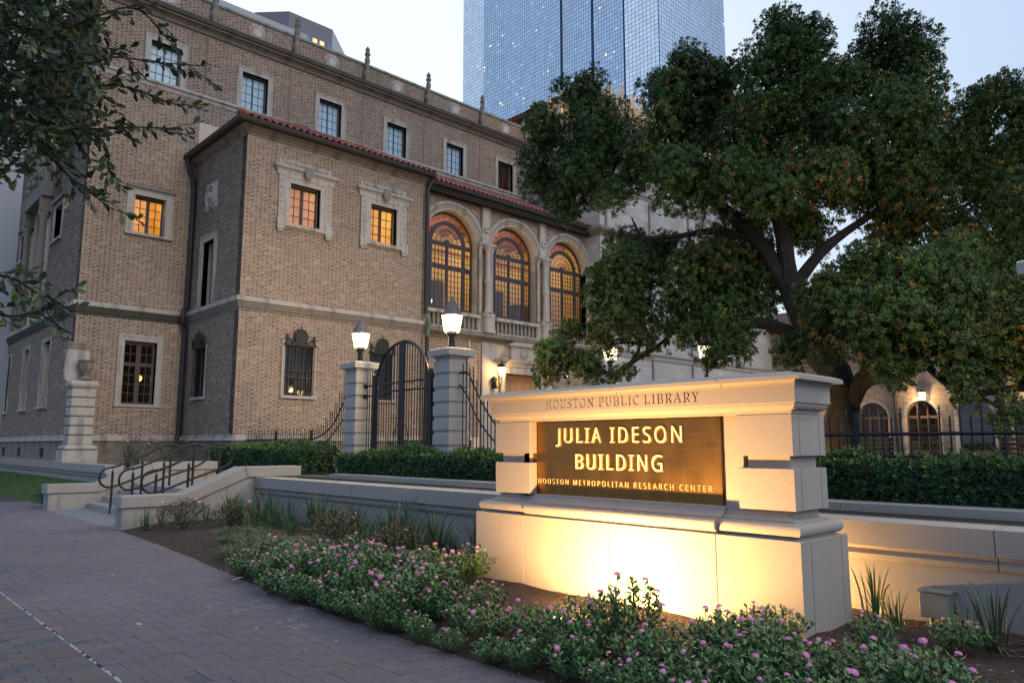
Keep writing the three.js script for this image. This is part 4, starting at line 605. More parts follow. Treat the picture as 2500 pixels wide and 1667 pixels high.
ARC.forEach((a) => {
  const u = a.u, S = a.sp, R = 1.38, D = -0.36, b = (x0, x1, y0, y1, e = 0) => box(u + x0, u + x1, y0, y1, D - 0.03 + e, D + 0.05 + e);
  const w = mesh('arched_window', [flat(ringSeg(u, S, R - 0.09, R, 0, 180, 28), 0.08, D - 0.03), flat(ringSeg(u, S, 0.82, 0.99, 0, 180, 24), 0.085, D - 0.03), b(-R, -R + 0.09, 7.2, S), b(R - 0.09, R, 7.2, S), b(-0.99, -0.82, 7.28, S - 0.1, 0.003), b(0.82, 0.99, 7.28, S - 0.1, 0.003), b(-R + 0.09, R - 0.09, S - 0.12, S + 0.06, 0.006), b(-R + 0.09, R - 0.09, 8.98, 9.18, 0.006), b(-R + 0.09, R - 0.09, 7.2, 7.34, 0.006), b(-0.06, 0.06, 7.34, 8.98), b(-0.06, 0.06, 9.18, S - 0.12), new THREE.CylinderGeometry(0.12, 0.12, 0.08, 12).rotateX(PI / 2).translate(u, S + 0.06, D + 0.01)], sashP, lib); place(FE, w);
  for (let i = 0; i < 11; i++) mesh('pane', flat(ringSeg(u, S, 0.99, R - 0.09, i * 180 / 11 + 0.6, (i + 1) * 180 / 11 - 0.6, 3), 0.006, D), M.glass, w);
  mesh('fanlight_glass', flat(ringSeg(u, S, 0.02, 0.82, 3, 177, 20), 0.006, D), M.glass, w);
  const fb = []; for (let i = 1; i < 11; i++) { const t = i * PI / 11; fb.push(rod([u + 0.1 * Math.cos(t), S + 0.05 + 0.1 * Math.sin(t), D], [u + 0.83 * Math.cos(t), S + 0.83 * Math.sin(t), D], 0.013, 4)); } for (let i = 0; i <= 11; i++) { const t = i * PI / 11; fb.push(rod([u + 0.98 * Math.cos(t), S + 0.98 * Math.sin(t), D], [u + 1.3 * Math.cos(t), S + 1.3 * Math.sin(t), D], 0.013, 4)); } for (const r of [0.36, 0.6]) fb.push(flat(ringSeg(u, S, r - 0.011, r + 0.011, 5, 175, 18), 0.025, D - 0.012)); mesh('fan_bars', fb, sashP, w);
  for (const [x0, x1, nc] of [[-0.82, -0.06, 4], [0.06, 0.82, 4], [-R + 0.09, -0.99, 2], [0.99, R - 0.09, 2]]) for (const [y0, y1, nr] of [[7.34, 8.98, 7], [9.18, S - 0.12, 4]]) {
    mesh('casement_glass', box(u + x0, u + x1, y0, y1, D, D + 0.006), M.glass, w); const g = []; for (let i = 1; i < nc; i++) { const x = u + mix(x0, x1, i / nc); g.push(box(x - 0.011, x + 0.011, y0, y1, D - 0.012, D + 0.02)); } for (let j = 1; j < nr; j++) { const y = mix(y0, y1, j / nr); g.push(box(u + x0, u + x1, y - 0.011, y + 0.011, D - 0.011, D + 0.019)); } mesh('glazing_bars', g, sashP, w);
  }
  // stone arch: voussoirs of the reveal and a moulded ring
  for (let i = 0; i < 19; i++) mesh('voussoir', flat(ringSeg(u, S, 1.4, 1.52, i * 180 / 19 + 0.35, (i + 1) * 180 / 19 - 0.35, 2), 0.37, -0.34), std(0.4, 0.34, 0.26, 0.85, 0, { map: weatherT }), w);
  for (let j = 0; j < 7; j++) for (const s of [-1, 1]) mesh('jamb_stone', box(u + s * 1.4, u + s * 1.52, 7.2 + j * 0.414 + 0.004, 7.2 + (j + 1) * 0.414 - 0.004, -0.34, 0.03), std(0.4, 0.34, 0.26, 0.85, 0, { map: weatherT }), w);
  mesh('archivolt', [arcMould([[1.52, -0.02], [1.5, 0.05], [1.56, 0.1], [1.58, 0.07], [1.62, 0.07], [1.64, 0.12], [1.68, 0.15], [1.72, 0.15], [1.74, 0.11], [1.78, 0.11], [1.8, -0.02]], u, S, 0, 180, 32)], M.lime, w);
  const dn = []; for (let i = 0; i < 54; i++) { const t = (i + 0.5) / 54 * PI; dn.push(new THREE.SphereGeometry(0.022, 5, 4).translate(u + 1.6 * Math.cos(t), S + 1.6 * Math.sin(t), 0.085)); } mesh('beading', dn, M.lime, w);
});
room('reading_room', 17.7, 27.85, 6.7, 11.9, -27.75, -24.58, M.amber);
for (let i = 0; i < 12; i++) mesh('ceiling_beam', box(18 + i * 0.85, 18.22 + i * 0.85, 11.5, 11.88, -27.7, -24.7), M.beam, lib);
for (const y of [11.1, 10.7]) mesh('wood_moulding', box(17.72, 27.8, y, y + 0.1, -27.73, -27.6), M.beam, lib);
for (const x of [20.7, 23.6, 24.5, 25.9]) mesh('bookcase', box(x, x + (x > 25 ? 1.6 : 0.55), 6.7, x > 25 ? 8.7 : 9.2, -27.7, -27.2), std(0.06, 0.03, 0.015, 0.8), lib);
for (const [x, y, z] of [[19.4, 10.5, -26.2], [22.9, 10.5, -26.2], [26.4, 10.5, -26.2]]) { warm(6, x, y, z, [1, 0.68, 0.26]).intensity *= x > 26 ? 0.55 : 1; const b = bulb('chandelier', x, y, z, 0.13, M.glow); }
bulb('table_lamp', 18.72, 7.62, -24.95, 0.13); bulb('table_lamp', 22.4, 7.5, -25.2, 0.07); warm(0.8, 18.72, 7.62, -24.95);
// balcony: ledge, pedestals, columns, rail and balusters
mesh('balcony_ledge', mould([[-0.05, 5.98], [0.04, 6.0], [0.08, 6.08], [0.2, 6.14], [0.38, 6.18], [0.4, 6.3], [0.36, 6.34], [-0.05, 6.36]], [[17.5, -24.2], [28, -24.2]]), M.limeDark, lib);
const colX = [17.62, 21.13, 24.73, 27.95], balG = prep(lathe([[0.001, 6.4], [0.07, 6.4], [0.07, 6.45], [0.04, 6.48], [0.075, 6.6], [0.065, 6.7], [0.035, 6.82], [0.05, 6.86], [0.04, 6.9], [0.06, 6.94], [0.001, 6.94]], 9));
colX.forEach((x, i) => {
  const edge = i === 0 || i === 3; if (!edge) {
    mesh('column_pedestal', [rbox(x - 0.48, x + 0.48, 6.36, 7.14, -24.2, -23.98, 0.01, 1), rbox(x - 0.27, x + 0.27, 6.36, 7.12, -24.0, -23.8, 0.01, 1), rbox(x - 0.32, x + 0.32, 6.36, 6.52, -24.0, -23.76, 0.02), rbox(x - 0.31, x + 0.31, 7.06, 7.22, -24.0, -23.77, 0.02)], M.lime, lib);
    mesh('column', [lathe([[0.001, 7.2], [0.21, 7.2], [0.21, 7.3], [0.16, 7.36], [0.14, 7.5], [0.14, 8.0], [0.17, 8.06], [0.13, 8.1], [0.12, 8.5], [0.17, 8.62], [0.18, 8.7], [0.12, 8.78], [0.11, 9.5], [0.15, 9.55], [0.11, 9.6], [0.11, 9.95], [0.16, 10.02], [0.2, 10.16], [0.24, 10.2], [0.24, 10.28], [0.001, 10.28]], 14).translate(x, 0, -23.93), ...[-0.33, 0.33].map((d) => lathe([[0.001, 7.2], [0.1, 7.2], [0.075, 7.4], [0.075, 9.95], [0.13, 10.12], [0.13, 10.25], [0.001, 10.25]], 10).translate(x + d, 0, -24.08))], M.lime, lib);
    const cap = []; for (let k = 0; k < 6; k++) cap.push(new THREE.SphereGeometry(0.06, 6, 5).translate(x - 0.42 + k * 0.168, 10.2, -23.98)); mesh('capital', [...cap, box(x - 0.46, x + 0.46, 10.24, 10.34, -24.22, -23.86)], M.lime, lib);
    mesh('strip_pilaster', [box(x - 0.2, x + 0.2, 10.33, 12.0, -24.22, -24.06), box(x - 0.235, x - 0.195, 10.33, 12.0, -24.22, -24.03), box(x + 0.195, x + 0.235, 10.33, 12.0, -24.22, -24.03), new THREE.CylinderGeometry(0.001, 0.16, 0.25, 4).translate(x, 11.15, -24.03), box(x - 0.13, x + 0.13, 10.86, 11.02, -24.1, -23.98)], M.lime, lib);
  }
  if (i < 3) { const a = x + (i ? 0.48 : 0), b = colX[i + 1] - (i < 2 ? 0.48 : 0); mesh('balcony_rail', [rbox(a, b, 6.94, 7.08, -24.08, -23.8, 0.02), rbox(a, b, 6.35, 6.41, -24.05, -23.82, 0.01)], M.lime, lib); const n = Math.round((b - a) / 0.235); for (let k = 0; k < n; k++) shared('baluster', balG, M.lime, lib, [a + (k + 0.5) * (b - a) / n, 0, -23.94]); mesh('balcony_parapet', box(a, b, 6.36, 7.2, -24.21, -24.19), M.limeDark, lib); }
});
// doorway
{
  const d = mesh('door', [box(22.38, 24.32, 0.86, 4.7, -24.5, -24.42)], M.door, lib);
  const pn = []; for (const x of [22.62, 23.06, 23.5, 23.94]) for (const [y0, y1] of [[3.35, 4.3], [2.1, 3.1], [1.1, 1.9]]) pn.push([x, y0, y1]);
  pn.forEach(([x, y0, y1]) => mesh('door_panel', [rbox(x - 0.17, x + 0.17, y0, y1, -24.43, -24.4, 0.01, 1), box(x - 0.13, x + 0.13, y0 + 0.04, y1 - 0.04, -24.41, -24.385)], M.door, d));
  const s = mesh('door_surround', [box(22.0, 22.38, 0.86, 4.72, -24.5, -24.12), box(24.32, 24.7, 0.86, 4.72, -24.5, -24.12), box(22.38, 24.32, 4.72, 4.98, -24.5, -24.12), lathe([[0.001, 0.86], [0.17, 0.86], [0.15, 1.1], [0.14, 4.5], [0.19, 4.66], [0.001, 4.7]], 12).translate(22.06, 0, -23.98), lathe([[0.001, 0.86], [0.17, 0.86], [0.15, 1.1], [0.14, 4.5], [0.19, 4.66], [0.001, 4.7]], 12).translate(24.64, 0, -23.98), box(21.88, 24.82, 4.7, 4.98, -24.2, -23.86), mould([[-0.02, 4.98], [0.05, 5.0], [0.08, 5.12], [0.2, 5.2], [0.24, 5.3], [0, 5.34]], [[21.9, -24.2], [21.9, -23.86], [24.8, -23.86], [24.8, -24.2]])], M.lime, lib);
  const tri = new THREE.Shape([[22.4, 6.0], [24.4, 6.0], [23.4, 6.46]].map((p) => new THREE.Vector2(...p)));
  mesh('pediment', [box(22.6, 24.2, 5.32, 5.95, -24.22, -24.0), box(22.38, 24.42, 5.95, 6.03, -24.22, -23.86), new THREE.ExtrudeGeometry(tri, { depth: 0.2, bevelEnabled: true, bevelSize: 0.03, bevelThickness: 0.03, bevelSegments: 1 }).translate(0, 0, -24.12), new THREE.TorusGeometry(0.24, 0.05, 6, 18).scale(0.9, 1.15, 1).translate(23.4, 5.64, -23.98), new THREE.SphereGeometry(0.17, 10, 8).scale(1, 1.3, 0.5).translate(23.4, 5.64, -23.98), ...[-1, 1].flatMap((q) => [scrollT(0, 0, 0.2, q).translate(23.4 + q * 1.02, 5.6, -24.1), scrollT(0, 0, 0.13, -q).translate(23.4 + q * 1.28, 5.46, -24.1)])], M.lime, lib);
  mesh('stone_strip', [box(21.0, 21.85, 0.86, 6.0, -24.22, -24.13), box(20.95, 21.05, 0.86, 6.0, -24.22, -24.08), box(20.2, 20.3, 0.86, 6, -24.22, -24.12)], M.lime, lib);
}
// ---- stone centre block
const kW = [[1.06, 1.86, 14.95, 16.3]], lWs = [[2.9, 3.9, 14.98, 16.4], [6.4, 7.4, 14.98, 16.4], [11, 12, 14.98, 16.4], [2.6, 3.6, 7.2, 9.3], [6.6, 7.6, 7.2, 9.3], [11, 12, 7.2, 9.3], [5.9, 6.9, 3.0, 4.9]];
wall('stone_wall', FK, 4.84, 0.8, 18.4, kW, M.castDark, 0.4); wall('stone_wall', FL, 18, 0.8, 18.4, lWs, M.castDark, 0.4);
lay(ashlar, FK, 4.84, 1.0, 18.2, [grow(kW[0], 0.2)], AS); lay(ashlar, FL, 18, 1.0, 18.2, lWs.map((h) => grow(h, 0.18)), AS);
kW.forEach((h) => rectWin(FK, h, { cols: 2, rows: 4, mull: 0.05, sur: 0.16, proud: 0.05, pane: M.glowYellow, sill: 1, surMat: M.pale }));
lWs.forEach((h, i) => rectWin(FL, h, { cols: 2, rows: 4, mull: 0.06, sur: 0.16, proud: 0.05, pane: i === 0 || i === 3 ? M.glass : M.glass, surMat: M.pale }));
room('centre_room', 30.3, 32.4, 14.6, 16.9, -26, -23.72, M.roomPink); warm(2.4, 31.3, 16, -24.6, [1, 0.68, 0.34]); bulb('wall_lamp', 31.3, 15.6, -24.3, 0.13);
room('centre_lower_room', 30, 36, 6.8, 9.8, -26, -23.72, std(0.4, 0.25, 0.12, 0.9)); warm(1.6, 31, 8.6, -24.8, [1, 0.6, 0.24]); bulb('wall_lamp', 31, 8.9, -24.8, 0.1);
const pathK = [[28, -28.16], [28, -23.3], [46, -23.3], [46, -40]];
mesh('block_cornice', mould([[-0.05, 11.95], [0.04, 11.96], [0.08, 12.04], [0.2, 12.12], [0.34, 12.2], [0.36, 12.3], [0.3, 12.36], [0, 12.42]], pathK), M.limeDark, lib);
mesh('block_courses', [mould([[-0.05, 14.55], [0.06, 14.6], [0.1, 14.7], [0.2, 14.74], [0.22, 14.82], [0, 14.86]], pathK), mould([[-0.05, 18.0], [0.05, 18.05], [0.1, 18.2], [0.26, 18.28], [0.28, 18.38], [0, 18.42]], pathK), mould([[-0.05, 5.95], [0.08, 6.0], [0.1, 6.2], [0.2, 6.25], [0.2, 6.35], [0, 6.38]], pathK)], M.pale, lib);
mesh('block_strips', [28.45, 32.1, 35.8, 42.2].map((x) => rod([x, 1, -23.22], [x, 14.5, -23.22], 0.05, 6)), std(0.2, 0.2, 0.2, 0.7), lib);
{ // shell niche with twisted side columns
  const n = mesh('wall_niche', [arcMould([[1.25, 0], [1.3, 0.12], [1.45, 0.16], [1.5, 0.26], [1.62, 0.28], [1.7, 0.1], [1.72, 0]], 11.1, 12.2, 0, 180, 24), box(9.4, 12.8, 10.2, 10.5, 0, 0.3), box(9.85, 12.35, 10.5, 12.2, -0.005, 0.03), ...Array.from({ length: 9 }, (_, i) => new THREE.ConeGeometry(0.2, 1.2, 6).translate(0, -0.6, 0).rotateZ(PI + (i - 4) * 0.37).translate(11.1, 12.2, 0.05))], M.pale, lib); place(FL, n);
  for (const x of [9.25, 12.95]) place(FL, mesh('niche_column', lathe(Array.from({ length: 30 }, (_, i) => [0.17 + 0.07 * Math.sin(i * 1.6), 10.5 + i * 0.1]), 10).translate(x, 0, 0.2), M.pale, lib));
}
// crest of pinnacles and open tracery round the roof terrace
const pinG = prep(lathe([[0.001, 0], [0.17, 0], [0.17, 0.3], [0.13, 0.36], [0.13, 1.2], [0.17, 1.26], [0.12, 1.34], [0.1, 1.6], [0.15, 1.68], [0.1, 1.76], [0.09, 1.9], [0.14, 1.98], [0.13, 2.06], [0.04, 2.14], [0.001, 2.16]], 8));
const traceG = prep(mergeGeometries([new THREE.TorusGeometry(0.2, 0.035, 5, 14).translate(0, 1.0, 0), new THREE.TorusGeometry(0.12, 0.03, 5, 10).translate(-0.22, 0.62, 0), new THREE.TorusGeometry(0.12, 0.03, 5, 10).translate(0.22, 0.62, 0), new THREE.TorusGeometry(0.28, 0.035, 5, 10, PI).translate(0, 1.2, 0), rod([-0.42, 0.25, 0], [0.1, 1.4, 0], 0.03, 5), rod([0.42, 0.25, 0], [-0.1, 1.4, 0], 0.03, 5), rod([-0.1, 0.05, 0], [-0.42, 1.1, 0], 0.03, 5), rod([0.1, 0.05, 0], [0.42, 1.1, 0], 0.03, 5), box(-0.45, 0.45, 0.02, 0.12, -0.05, 0.05), new THREE.TorusGeometry(0.1, 0.028, 5, 10).translate(0, 0.36, 0), lathe([[0.001, 1.45], [0.06, 1.5], [0.03, 1.6], [0.001, 1.75]], 6)].map((g) => prep(g))));
for (let i = 0; i < 6; i++) { const z = -27.75 + i * 0.89; shared('pinnacle', pinG, M.cream, lib, [28.1, 18.4, z], null, [1, 0.93 + 0.1 * (i % 2 ? 0 : 1), 1]); if (i < 5) shared('tracery', traceG, M.cream, lib, [28.1, 18.4, z + 0.445], [0, PI / 2, 0]); }
for (let i = 1; i < 18; i++) { const x = 28.1 + i * 0.96; shared('pinnacle', pinG, M.cream, lib, [x, 18.4, -23.3], null, [1, 0.93 + 0.1 * (i % 2 ? 0 : 1), 1]); shared('tracery', traceG, M.cream, lib, [x - 0.48, 18.4, -23.3]); }
mesh('terrace_floor', box(28.2, 46, 18.2, 18.38, -40, -23.4), M.pale, lib);
mesh('tower_wall', box(31, 45, 18.38, 21.3, -38, -26.6), M.cream, lib);
for (let i = 0; i < 14; i++) mesh('eaves_bracket', box(30.15, 31, 20.9, 21.25, -27.4 - i * 0.75, -27.15 - i * 0.75), M.cream, lib);
mesh('tower_roof', [mould([[-1, 21.28], [1.0, 21.3], [1.02, 21.42], [0.9, 21.48], [-4, 23.3]], [[31, -38], [31, -26.6], [45, -26.6]])], M.tileDark, lib);
for (let i = 0; i < 46; i++) shared('tower_roof_tile', tileG, tm[0], lib, [29.98, 21.48, -37.5 + i * 0.25], [0, PI / 2, 0]).quaternion.setFromRotationMatrix(M4().makeBasis(V3(0, 0, 1), V3(0.9, 0.42, 0).normalize(), V3(-0.42, 0.9, 0).normalize()));
for (const [x, z] of [[29.3, -27], [29.3, -24.8], [33, -25], [37, -25]]) { warm(9, x, 18.75, z, [1, 0.6, 0.22]); bulb('terrace_lamp', x, 18.75, z, 0.08, M.glowOrange); }
// bricks: the nearest ones singly, the rest together
{
  const bg = prep(new THREE.BoxGeometry(1, 1, 1)), near = V3(10.4, 3.0, -23.6), key = (e) => { const t = e[0].elements; return Math.hypot(t[12] - near.x, t[13] - near.y, (t[14] - near.z) * 3); };
  const sorted = bricks.map((b) => [key(b), b]).sort((a, b) => a[0] - b[0]).map((e) => e[1]), cm = new Map();
  sorted.slice(0, 300).forEach((b) => { const q = b[1].map((v) => Math.round(v * 50) / 50 + 0.005), k = q.join(); if (!cm.has(k)) { const m = M.brick.clone(); m.color.setRGB(...q); cm.set(k, m); } const m = shared('brick', bg, cm.get(k), lib); b[0].decompose(m.position, m.quaternion, m.scale); });
  instances('brickwork', bg, M.brick, sorted.slice(300), lib); instances('ashlar_facing', bg, std(1, 1, 1, 0.85, 0, { map: stoneT }), ashlar, lib);
  console.log('bricks', bricks.length, 'ashlar', ashlar.length);
}
mesh('building_core', [box(10.4, 27.9, 12.0, 12.1, -28, -23.8), box(6.8, 27.8, 18.0, 18.1, -39.6, -28.6)], M.dark, lib);
{ // wall lantern by the door
  const o = thing('wall_lantern', 'lit wall lantern on a curved bracket, on the stone strip left of the wooden door', 'wall lamp', [21.6, 4.1, -24.1]);
  mesh('bracket', [lathe([[0.001, 0], [0.12, 0.02], [0.1, 0.3], [0.15, 0.42], [0.06, 0.52], [0.001, 0.56]], 8).translate(0, -0.1, 0.08), tube([[0, 0.0, 0.1], [0.05, -0.06, 0.3], [0.1, 0.1, 0.45], [0.1, 0.45, 0.45]], 0.02, 24, 6)], M.iron, o);
  mesh('lamp_glass', lathe([[0.001, 0.45], [0.11, 0.45], [0.19, 0.8], [0.001, 0.8]], 6).translate(0.1, 0, 0.45), M.glow, o); mesh('hood', lathe([[0.001, 0.8], [0.21, 0.8], [0.14, 0.92], [0.04, 0.98], [0.02, 1.1], [0.001, 1.12]], 6).translate(0.1, 0, 0.45), M.iron, o);
  warm(5, 21.7, 4.72, -23.6, [1, 0.6, 0.22]);
}
// ---------------------------------------------------------------- the wing across the courtyard, neighbours, towers
{
  const w = thing('courtyard_wing', 'brick wing across the courtyard with arched french doors lit by wall lamps', 'building'), f = frame(45, 0, -26, true), br = [];
  const A = [8.75, 11.35, 13.95, 16.55, 19.15].map((u) => ({ u, r: 0.83, v0: 0.9, sp: 3.17 })), dr = [6.3, 7.1, 0.9, 3.5];
  const s = rectShape(0, 40, 0.5, 9); A.forEach((h) => s.holes.push(archPath(h.u, h.r, h.v0, h.sp))); s.holes.push(rectShape(...dr, THREE.Path));
  mesh('brick_wall', on(f, new THREE.ExtrudeGeometry(s, { depth: 0.35, bevelEnabled: false }).translate(0, 0, -0.35)), M.mortar, w);
  lay(br, f, 26, 1.2, 8.6, A.map((a) => ({ ...a, r: a.r + 0.16 })).concat([grow(dr, 0.2)]), BR);
  instances('brickwork', prep(new THREE.BoxGeometry(1, 1, 1)), M.brick, br, w);
  place(f, mesh('wall_back', box(0, 40, 0.5, 9, -3, -2.6), std(0.06, 0.035, 0.02, 0.9), w));
  A.forEach((a) => {
    const d = mesh('french_door', [flat(ringSeg(a.u, a.sp, 0.74, 0.83, 0, 180, 18), 0.07, -0.28), ...[-0.83, -0.3, 0.22, 0.75].map((x) => box(a.u + x, a.u + x + 0.085, 0.9, a.sp, -0.28, -0.21)), box(a.u - 0.83, a.u + 0.83, 3.05, 3.2, -0.285, -0.2), box(a.u - 0.8, a.u + 0.8, 0.9, 1.3, -0.275, -0.215), ...[-0.26, 0.26].map((x) => box(a.u + x - 0.04, a.u + x + 0.04, 3.2, 3.9, -0.28, -0.21)), ...[1.75, 2.2, 2.65].map((y) => box(a.u - 0.75, a.u + 0.75, y - 0.012, y + 0.012, -0.26, -0.23))], std(0.17, 0.1, 0.06, 0.6), w); place(f, d);
    mesh('glass', [box(a.u - 0.8, a.u + 0.8, 1.3, 3.05, -0.25, -0.244), flat(ringSeg(a.u, a.sp, 0.01, 0.74, 2, 178, 14), 0.006, -0.25)], M.glass, d);
    place(f, mesh('arch_stones', arcMould([[0.83, -0.2], [0.83, 0.02], [0.86, 0.05], [0.98, 0.05], [1.0, -0.02]], a.u, a.sp, 0, 180, 20), M.pale, w));
  });
  place(f, mesh('side_door', [box(6.3, 7.1, 0.9, 3.5, -0.3, -0.22)], std(0.1, 0.06, 0.04, 0.6), w)); place(f, mesh('door_frame', [box(6.1, 6.3, 0.9, 3.7, -0.1, 0.06), box(7.1, 7.3, 0.9, 3.7, -0.1, 0.06), box(6.1, 7.3, 3.5, 3.75, -0.1, 0.08)], M.pale, w));
  for (const u of [10.05, 15.3]) place(f, mesh('drainpipe', rod([u, 0.8, 0.1], [u, 8.8, 0.1], 0.09, 8), M.pipe, w));
  place(f, mesh('eaves', [mould([[0, 8.6], [0.3, 8.8], [0.6, 8.9], [0.62, 9.1], [0.5, 9.15], [-3.5, 10.6]], [[0, 0], [40, 0]])], M.tileDark, w));
  place(f, mesh('red_exit_light', rbox(8.72, 8.86, 2.3, 2.85, -2.4, -2.3, 0.01), M.glowRed, w));
  const wl = (label, u, y, k) => { const o = thing('wall_lamp', label, 'wall lamp', [45, y, -26 + u]); o.rotation.y = -PI / 2; mesh('bracket', [box(-0.06, 0.06, -0.3, -0.05, 0, 0.06), rod([0, -0.15, 0.05], [0, 0, 0.28], 0.02)], M.iron, o); mesh('lamp_glass', lathe([[0.001, 0], [0.11 * k, 0], [0.15 * k, 0.32 * k], [0.001, 0.32 * k]], 6).translate(0, 0, 0.3), M.glow, o); mesh('hood', lathe([[0.001, 0.32 * k], [0.17 * k, 0.32 * k], [0.02, 0.45 * k]], 6).translate(0, 0, 0.3), M.iron, o); warm(10, 44.4, y + 0.15, -26 + u, [1, 0.66, 0.3]); };
  wl('lit square wall lamp above the second arched door across the courtyard', 11.55, 4.05, 1.25); wl('lit wall lamp by the pale door frame across the courtyard, next to the oak trunk', 6.7, 4.0, 1); wl('wall lamp further right on the brick wing, behind foliage', 16.9, 4.3, 1);
}
{ // banded parking building at the left edge
  const o = thing('parking_building', 'pale parking building with dark open bands between white slabs, at the left edge', 'building');
  mesh('core', box(-12, 16, 0, 27, -92, -72.5), std(0.05, 0.03, 0.02, 0.9), o);
  for (let i = 0; i < 12; i++) mesh('slab_band', box(-12.3, 16.3, 0.6 + i * 2.35, 2.05 + i * 2.35, -92, -72), std(0.5, 0.49, 0.5, 0.8), o);
  mesh('strip_light', [box(4, 6.5, 16.15, 16.25, -72.4, -72.35), box(7.4, 8.3, 16.1, 16.2, -72.4, -72.35)], M.glowOrange, o);
}
{ // pale parapet with a row of openings behind the library
  const o = thing('office_block', 'pale concrete block with a row of square openings, rising behind the brick parapet', 'building');
  const z = -46; mesh('core', box(-2, 23.2, 0, 29.6, -60, z - 0.6), M.dark, o); mesh('top_band', box(-2, 23.4, 29.2, 30.4, -60, z), std(0.42, 0.42, 0.42, 0.8), o); mesh('lower_wall', box(-2, 23.4, 0, 28.0, -60, z - 0.1), std(0.42, 0.42, 0.42, 0.8), o);
  for (let i = 0; i < 15; i++) mesh('fin', box(-2 + i * 1.66, -0.9 + i * 1.66 - 0.55, 28.0, 29.2, z - 0.6, z + 0.05), std(0.44, 0.44, 0.44, 0.8), o);
}
{ // dark faceted tower with a sloping end
  const o = thing('dark_tower', 'dark granite office tower with a few lit windows and a slanted pale end face', 'tower');
  const y = 87, m = std(0.16, 0.15, 0.17, 0.5), s = new THREE.Shape([[57.8, 136], [62.6, 131], [72.3, 131], [72.3, 170], [57.8, 170]].map((p) => new THREE.Vector2(p[0], p[1])));
  mesh('shaft', [new THREE.ExtrudeGeometry(s, { depth: y, bevelEnabled: false }).rotateX(-PI / 2)], m, o);
  const d = V3(1, 0, 0), q = 0;
  for (let r = 0; r < 9; r++) for (let i = 0; i < 6; i++) { const p = V3(62.6, 0, -131).addScaledVector(d, 0.95 + i * 1.6), lit = r < 1 ? (i === 0 || i === 3 || i === 4) : rnd() < 0.06; shared(lit ? 'lit_window' : 'window', paneG, lit ? M.glowYellow2 ||= new THREE.MeshStandardMaterial({ color: rgb(0.5, 0.4, 0.2), emissive: rgb(1, 0.72, 0.3), emissiveIntensity: 0.95 }) : M.towerPane ||= std(0.25, 0.3, 0.4, 0.1, 1), o, [p.x, y - 4.6 - r * 4.2, p.z + 0.06], [0, q, 0], [0.95, 2.0, 30]); }
  const g = new THREE.BufferGeometry(); g.setAttribute('position', new THREE.Float32BufferAttribute([72.3, y, -131, 90, 62, -131, 72.3, 62, -131, 72.3, y, -131, 90, 62, -165, 90, 62, -131, 72.3, y, -131, 72.3, y, -170, 90, 62, -165, 72.3, 0, -131, 90, 0, -131, 72.3, 62, -131, 90, 62, -131, 72.3, 62, -131, 90, 0, -131], 3)); g.computeVertexNormals(); mesh('slanted_end', g, std(0.42, 0.43, 0.47, 0.5), o);
}
